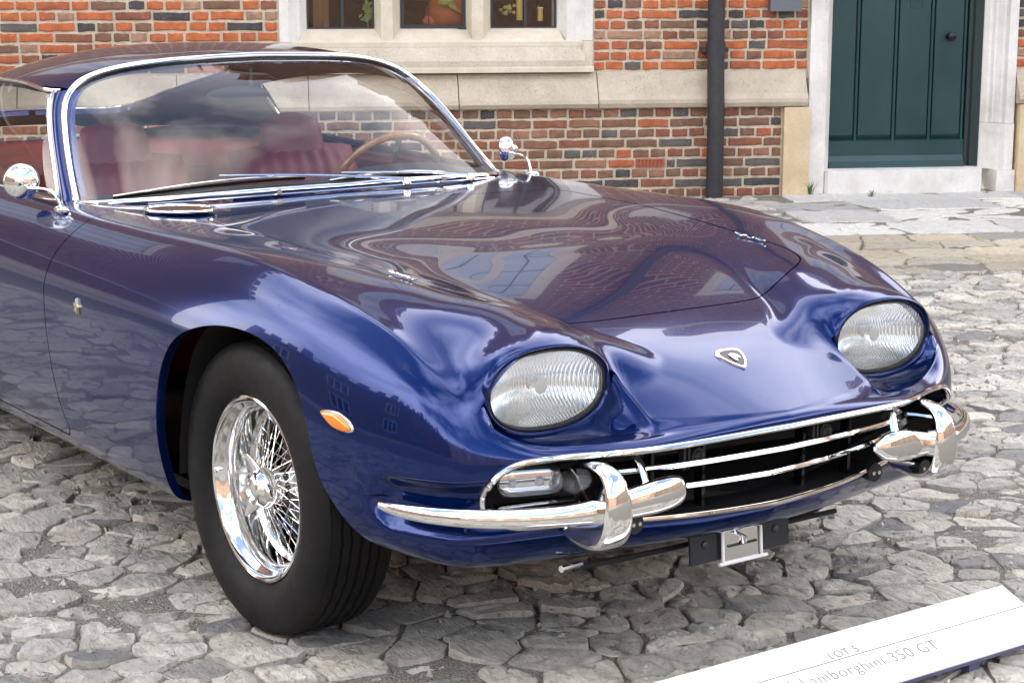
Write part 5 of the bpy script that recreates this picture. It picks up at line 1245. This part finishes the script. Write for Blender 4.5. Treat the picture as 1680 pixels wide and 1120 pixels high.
    p,n_=skirt_at(arc_for(.452,.45),.448); MB().lathe([(0,.016),(.014,.014),(.019,.006),(.021,-.004),(.021,-.03)],22,'x',tuple((p-n_*.01)*S_)).build('round_lamp',clear,il)
    # orange side lamp
    sl_=empty('side_lamp',(0,0,0),car)
    A_=[]; lo,hi=.7,2.2
    for _ in range(40):
        m_=(lo+hi)/2
        if skirt_at(m_,.56)[0][0]>.405: lo=m_
        else: hi=m_
    pc,nc=skirt_at(lo,.562); td=np.array([-.93,.05,.22]); td-=nc*(td@nc); td/=np.linalg.norm(td); up_=np.cross(nc,td)
    def drop(L,Hh,n=48):
        t=np.linspace(0,2*np.pi,n,endpoint=False); u=np.cos(t); v=np.sin(t)*np.where(u>0,1-.55*np.clip(u,0,1)**1.2,1); return np.stack([u*L,v*Hh],1)
    def dome(L,Hh,h0,h1):
        G=[]
        for rho,h in((1.0,h0),(1.0,h0+.2*(h1-h0)),(.93,h0+.55*(h1-h0)),(.75,h0+.85*(h1-h0)),(.45,h1),(.1,h1)): G.append((pc+np.outer(drop(L,Hh)[:,0]*rho,td)+np.outer(drop(L,Hh)[:,1]*rho,up_)+nc*h)*S_)
        m=MB().grid(np.array(G),close_v=True); m.cap(G[-1]); return m
    dome(.050,.0175,-.004,.007).build('lamp_base','chrome',sl_); 
    if 'amber' not in MAT: MAT['amber']=NT('amber_lens').set(col=(.85,.22,.01),rough=.08,coat=1,sub=.2,spec=.6).m
    dome(.0455,.0145,.004,.013).build('lamp_lens','amber',sl_)
# ================================================================ number plate, emblem, badges
npl=empty('number_plate_holder',(0,0,0),car)
simple('plate_black',(.014,.015,.02),.3); 
tilt=Matrix.Translation((.752,-.03,.267))@Matrix.Rotation(R(-4),4,'Y')
MB().box((-.003,-.137,-.031),(.003,.137,.031),tilt).build('back_plate','plate_black',npl,smooth=False)
for yy in(-.098,.098):
    c=tilt@Vector((.003,yy,.008)); MB().lathe([(.0,.006),(.005,.006),(.0085,.003),(.009,0)],16,'x',tuple(c)).build('screw','brake_iron',npl)
MB().box((.0045,-.052,-.036),(.008,.052,.028),tilt).build('clamp_plate','chrome',npl,smooth=False)
for zz in(.032,-.040): MB().tube(np.array([tuple(tilt@Vector((.010,-.066,zz))),tuple(tilt@Vector((.010,.066,zz)))]),.0042,10).build('clamp_bar','lamp_white',npl)
for yy in(-.056,.050): MB().tube(np.array([tuple(tilt@Vector((.011,yy,.030))),tuple(tilt@Vector((.011,yy,-.038)))]),.0036,10).build('clamp_side','lamp_white',npl)
MB().box((.0085,-.040,-.007),(.0105,.040,-.002),tilt).build('slot','black',npl,smooth=False)
MB().tube(np.array([tuple(tilt@Vector((.009,-.02,.024))),tuple(tilt@Vector((.013,.0,.012))),tuple(tilt@Vector((.010,.0,-.004)))]),(.012,.004),8).build('spring_clip','chrome',npl)
def top_at(x,a,d=0.0):
    i,j=np.unravel_index(np.argmin((g1[:,:NV,0]-x)**2+(g1[:,:NV,1]-a)**2),(NT_,NV)); z=float(T1(np.array([x]),np.array([a]))[0]); return np.array([x,a,z]),n1[i,j]
em=empty('bonnet_emblem',(0,0,0),car)
pe,ne=top_at(.690,.0); ne=np.array([ne[0],0,ne[2]]); ne/=np.linalg.norm(ne); fx=np.array([ne[2],0,-ne[0]]); fy=np.array([0,1.,0])
SH=path([(-.036,0),(-.037,.012),(-.032,.0285),(-.025,.0335),(-.005,.030),(.018,.018),(.034,.004),(.037,0)],30); SHP=np.vstack([SH,SH[::-1][1:-1]*[1,-1]])
def shield(sc,h0,h1):
    G=[]
    for s_,h in((sc,h0),(sc,h1*.8+h0*.2),(sc-.03,h1)): G.append(pe+np.outer(SHP[:,0]*s_,fx)+np.outer(SHP[:,1]*s_,fy)+ne*h)
    m=MB().grid(np.array(G),close_v=True); m.cap(G[-1]); return m
shield(1.0,-.004,.0045).build('shield_frame','chrome',em); simple('shield_field',(.05,.042,.045),.25,.6); shield(.80,.003,.0055).build('shield_field','shield_field',em)
figure=path([(-.010,-.012),(-.014,-.002),(-.010,.008),(.0,.012),(.006,.008),(.003,.002),(.010,.0),(.013,-.006),(.004,-.010)],30); fp=pe+np.outer(figure[:,0],fx)+np.outer(figure[:,1],fy)
MB().cap(fp+ne*.0075).add(fp+ne*.0045,[]).build('shield_figure','lamp_white',em,smooth=False)
for sg in(-1,1):
    sb=empty('bonnet_badge',(0,0,0),car); pts=[top_at(x,.500)[0]+np.array([0,0,.005]) for x in np.linspace(.13,.24,12)]
    pts=np.array(pts); wob=pts+np.c_[np.zeros(12),.004*np.sin(np.arange(12)*2.1),.002*np.cos(np.arange(12)*1.7)]
    MB().tube(wob*[1,sg,1],(.0024,.002),6).build('badge_script','chrome',sb)
    for k_ in(1,3,6,8,10): MB().tube(np.array([pts[k_]+[0,-.005,0],pts[k_]+[.003,.006,.001]])*[1,sg,1],(.0015,.0015),6).build('badge_stroke','chrome',sb)
    # small star shaped wing badge
    lo,hi=1.0,3.2
    for _ in range(40):
        m_=(lo+hi)/2
        if skirt_at(m_,.631)[0][0]>-.725: lo=m_
        else: hi=m_
    pb,nb_=skirt_at(lo,.631); ux=np.array([1.,0,0]); ux-=nb_*(ux@nb_); ux/=np.linalg.norm(ux); uy=np.cross(nb_,ux)
    if uy[2]<0: uy=-uy
    st8=[(.0,.021),(.004,.007),(.017,.002),(.006,-.004),(.006,-.018),(-.001,-.009),(-.012,-.013),(-.006,-.001),(-.016,.010),(-.004,.008)]
    o=np.array([pb+ux*a_+uy*b_+nb_*.006 for a_,b_ in st8]); i_=np.array([pb+ux*a_*1.1+uy*b_*1.1-nb_*.002 for a_,b_ in st8])
    simple('badge_gold',(.75,.66,.45),.25,1.0) if 'badge_gold' not in MAT else None
    MB().grid(np.array([i_*[1,sg,1],o*[1,sg,1]]),close_v=True).cap(o*[1,sg,1]).build('wing_badge','badge_gold',car,smooth=False)
# ================================================================ scuttle vent, wipers, mirrors
for sg in(-1,):
    ve=empty('scuttle_vent',(0,0,0),car); c=np.array([-.812,.542*sg,.834]); t=np.linspace(0,2*np.pi,56,endpoint=False)
    rg=np.stack([c[0]+.078*np.sin(t)+.02*np.cos(t),c[1]+.082*np.cos(t),np.full(56,c[2]+.004)],1)
    MB().tube(rg,(.0045,.0045),8,closed=True).build('vent_ring','chrome',ve); MB().cap(rg-[0,0,.004]).build('vent_base','black',ve,smooth=False)
    for k in range(-7,8):
        y=k*.0105; hw=.076*math.sqrt(max(0,1-(y/.082)**2)); MB().tube(np.array([(c[0]-hw+.02*y/.082,c[1]+y,c[2]+.004),(c[0]+hw+.02*y/.082,c[1]+y,c[2]+.004)]),(.0016,.0022),6).build('vent_slat','chrome',ve)
def on_screen(u,v): 
    i=(u+1)/2*(scr_full.shape[0]-1); j=v*(nm-1); i0=int(min(i,scr_full.shape[0]-2)); j0=int(min(j,nm-2)); a,b=i-i0,j-j0
    return (scr_full[i0,j0]*(1-a)*(1-b)+scr_full[i0+1,j0]*a*(1-b)+scr_full[i0,j0+1]*(1-a)*b+scr_full[i0+1,j0+1]*a*b)
ns=np.array([.62,0,.78])
def wiper(pivot,arm_end,b0,b1):
    w=empty('wiper',(0,0,0),car); piv=np.array(pivot)
    MB().lathe([(0,.020),(.008,.019),(.012,.012),(.013,0)],16,'z',tuple(piv)).build('wiper_pivot','chrome',w)
    e=on_screen(*arm_end)+ns*.022; s0=piv+[0,0,.016]; mid=(s0+e)/2+ns*.006
    MB().tube(path([s0,mid,e],16),np.c_[np.linspace(.0045,.0026,16),np.linspace(.0035,.002,16)],8,up=ns).build('wiper_arm','chrome',w)
    uu=np.linspace(0,1,24); bl=np.array([on_screen(b0[0]+(b1[0]-b0[0])*k,b0[1]+(b1[1]-b0[1])*k+.012*math.sin(math.pi*k)) for k in uu])
    MB().tube(bl+ns*.006,(.0022,.006),6,up=ns).build('wiper_blade','rubber_seal',w)
    MB().tube(bl+ns*(.011+.010*np.sin(np.pi*uu))[:,None],(.0028,.0022),6,up=ns).build('blade_bridge','chrome',w)
wiper((-.925,.21,.842),(-.46,.085),(-.84,.030),(-.12,.055))
wiper((-.945,.44,.838),(.02,.045),(-.03,.02),(.52,.015))
for sg in(-1,1):
    dm=empty('door_mirror',(0,0,0),car); foot=np.array([-1.075,.752*sg,.822]); hdp=np.array([-1.255,.790*sg,.884])
    MB().sphere(tuple(foot+[-.0,0,.002]),(.038,.017,.012),8,16).build('mirror_foot','chrome',dm)
    MB().tube(path([foot+[-.005,0,.008],foot+[-.035,.008*sg,.045],hdp+[.03,0,-.012],hdp+[.012,0,-.004]],16),.0042,8).build('mirror_stem','chrome',dm)
    ax=np.array([.90,-.36*0-.30*sg*0+.0,.10]); ax=np.array([.83,.52*sg,.06]); ax/=np.linalg.norm(ax)
    e1=np.cross(ax,[0,0,1.]); e1/=np.linalg.norm(e1); e2=np.cross(e1,ax); t=np.linspace(0,2*np.pi,40,endpoint=False); G=[]
    for rr_,h in((.0475,-.012),(.0485,-.006),(.0465,.004),(.040,.013),(.028,.020),(.015,.0235),(.004,.0245)): G.append(hdp+ax*h+(.84 if sg>0 else 1)*rr_*(np.cos(t)[:,None]*e1+np.sin(t)[:,None]*e2))
    MB().grid(np.array(G),close_v=True).cap(G[-1]).build('mirror_shell','chrome',dm); MB().cap(G[0]).build('mirror_glass','reflector',dm,smooth=False)
    MB().sphere(tuple(hdp+ax*.022),.012,8,12).build('mirror_joint','chrome',dm)
# tow eye under the valance
MB().tube(np.array([(.705,-.46,.272),(.69,-.40,.268)]),.007,8).build('tow_eye','chrome',car)
MB().tube(np.array([(.69,-.42,.262),(.70,-.20,.262),(.70,.3,.262)]),.006,8).build('anti_roll_bar','underbody',car)
# ================================================================ low name board in front of the car
sg_=empty('name_board',(1.04,-.05,0)); tag(sg_,'long white name board on a low stand in front of the car','sign')
simple('board_white',(.86,.86,.85),.35); simple('board_edge',(.10,.11,.22),.5); simple('letter_grey',(.16,.16,.165),.6); simple('line_grey',(.10,.10,.105),.6)
TOPP=np.array([.940-1.04,0,.100]); BOT=np.array([1.0965-1.04,0,.0363]); dv=BOT-TOPP; Lb=np.linalg.norm(dv); dv/=Lb; nb2=np.array([-dv[2],0,dv[0]]); nb2*=np.sign(nb2[2]); HW=.634
fr_=lambda y,v,h: tuple(TOPP+dv*v+nb2*h+np.array([0,y,0]))
def slab(mb,y0,y1,v0,v1,h0,h1): 
    V=[fr_(y0,v0,h0),fr_(y1,v0,h0),fr_(y1,v1,h0),fr_(y0,v1,h0),fr_(y0,v0,h1),fr_(y1,v0,h1),fr_(y1,v1,h1),fr_(y0,v1,h1)]; return mb.add(V,[(0,3,2,1),(4,5,6,7),(0,1,5,4),(1,2,6,5),(2,3,7,6),(3,0,4,7)])
slab(MB(),-HW,HW,0,Lb*.4129,-.004,.0).build('upper_panel','board_white',sg_,smooth=False); slab(MB(),-HW,HW,Lb*.4321,Lb,-.004,.0005).build('lower_panel','board_white',sg_,smooth=False)
slab(MB(),-HW+.002,HW-.002,.001,Lb-.001,-.016,-.0042).build('backing_board','board_edge',sg_,smooth=False); slab(MB(),-HW,HW,Lb*.413,Lb*.432,-.0041,-.0008).build('joint_line','line_grey',sg_,smooth=False)
for yy in(-.4,.4): MB().box((-.09,yy-.015,-.01),(.03,yy+.015,.012)).box((-.075,yy-.010,.0),(-.060,yy+.010,.075)).build('foot','board_edge',sg_,smooth=False)
def text(body,y,v,size,al='CENTER'):
    cu=bpy.data.curves.new('lettering','FONT'); cu.body=body; cu.size=size; cu.align_x=al; cu.extrude=.0002; cu.offset=-.0006*size/.04; cu.space_character=1.12
    o=bpy.data.objects.new('lettering',cu); COL.objects.link(o); dg=bpy.context.evaluated_depsgraph_get(); me=bpy.data.meshes.new_from_object(o.evaluated_get(dg)); bpy.data.objects.remove(o)
    me.materials.append(MAT['letter_grey']); o=bpy.data.objects.new('lettering',me); o.parent=sg_; COL.objects.link(o)
    M=Matrix(((0,-dv[0],nb2[0],0),(1,-dv[1],nb2[1],0),(0,-dv[2],nb2[2],0),(0,0,0,1))); p=fr_(y,v,.0012); M.translation=Vector(p); o.matrix_local=M; o['kind']='stuff'; return o
text('LOT 5',.090,Lb*.395,.0285); text('1965 Lamborghini 350 GT',.318,Lb*.70,.041,'RIGHT')
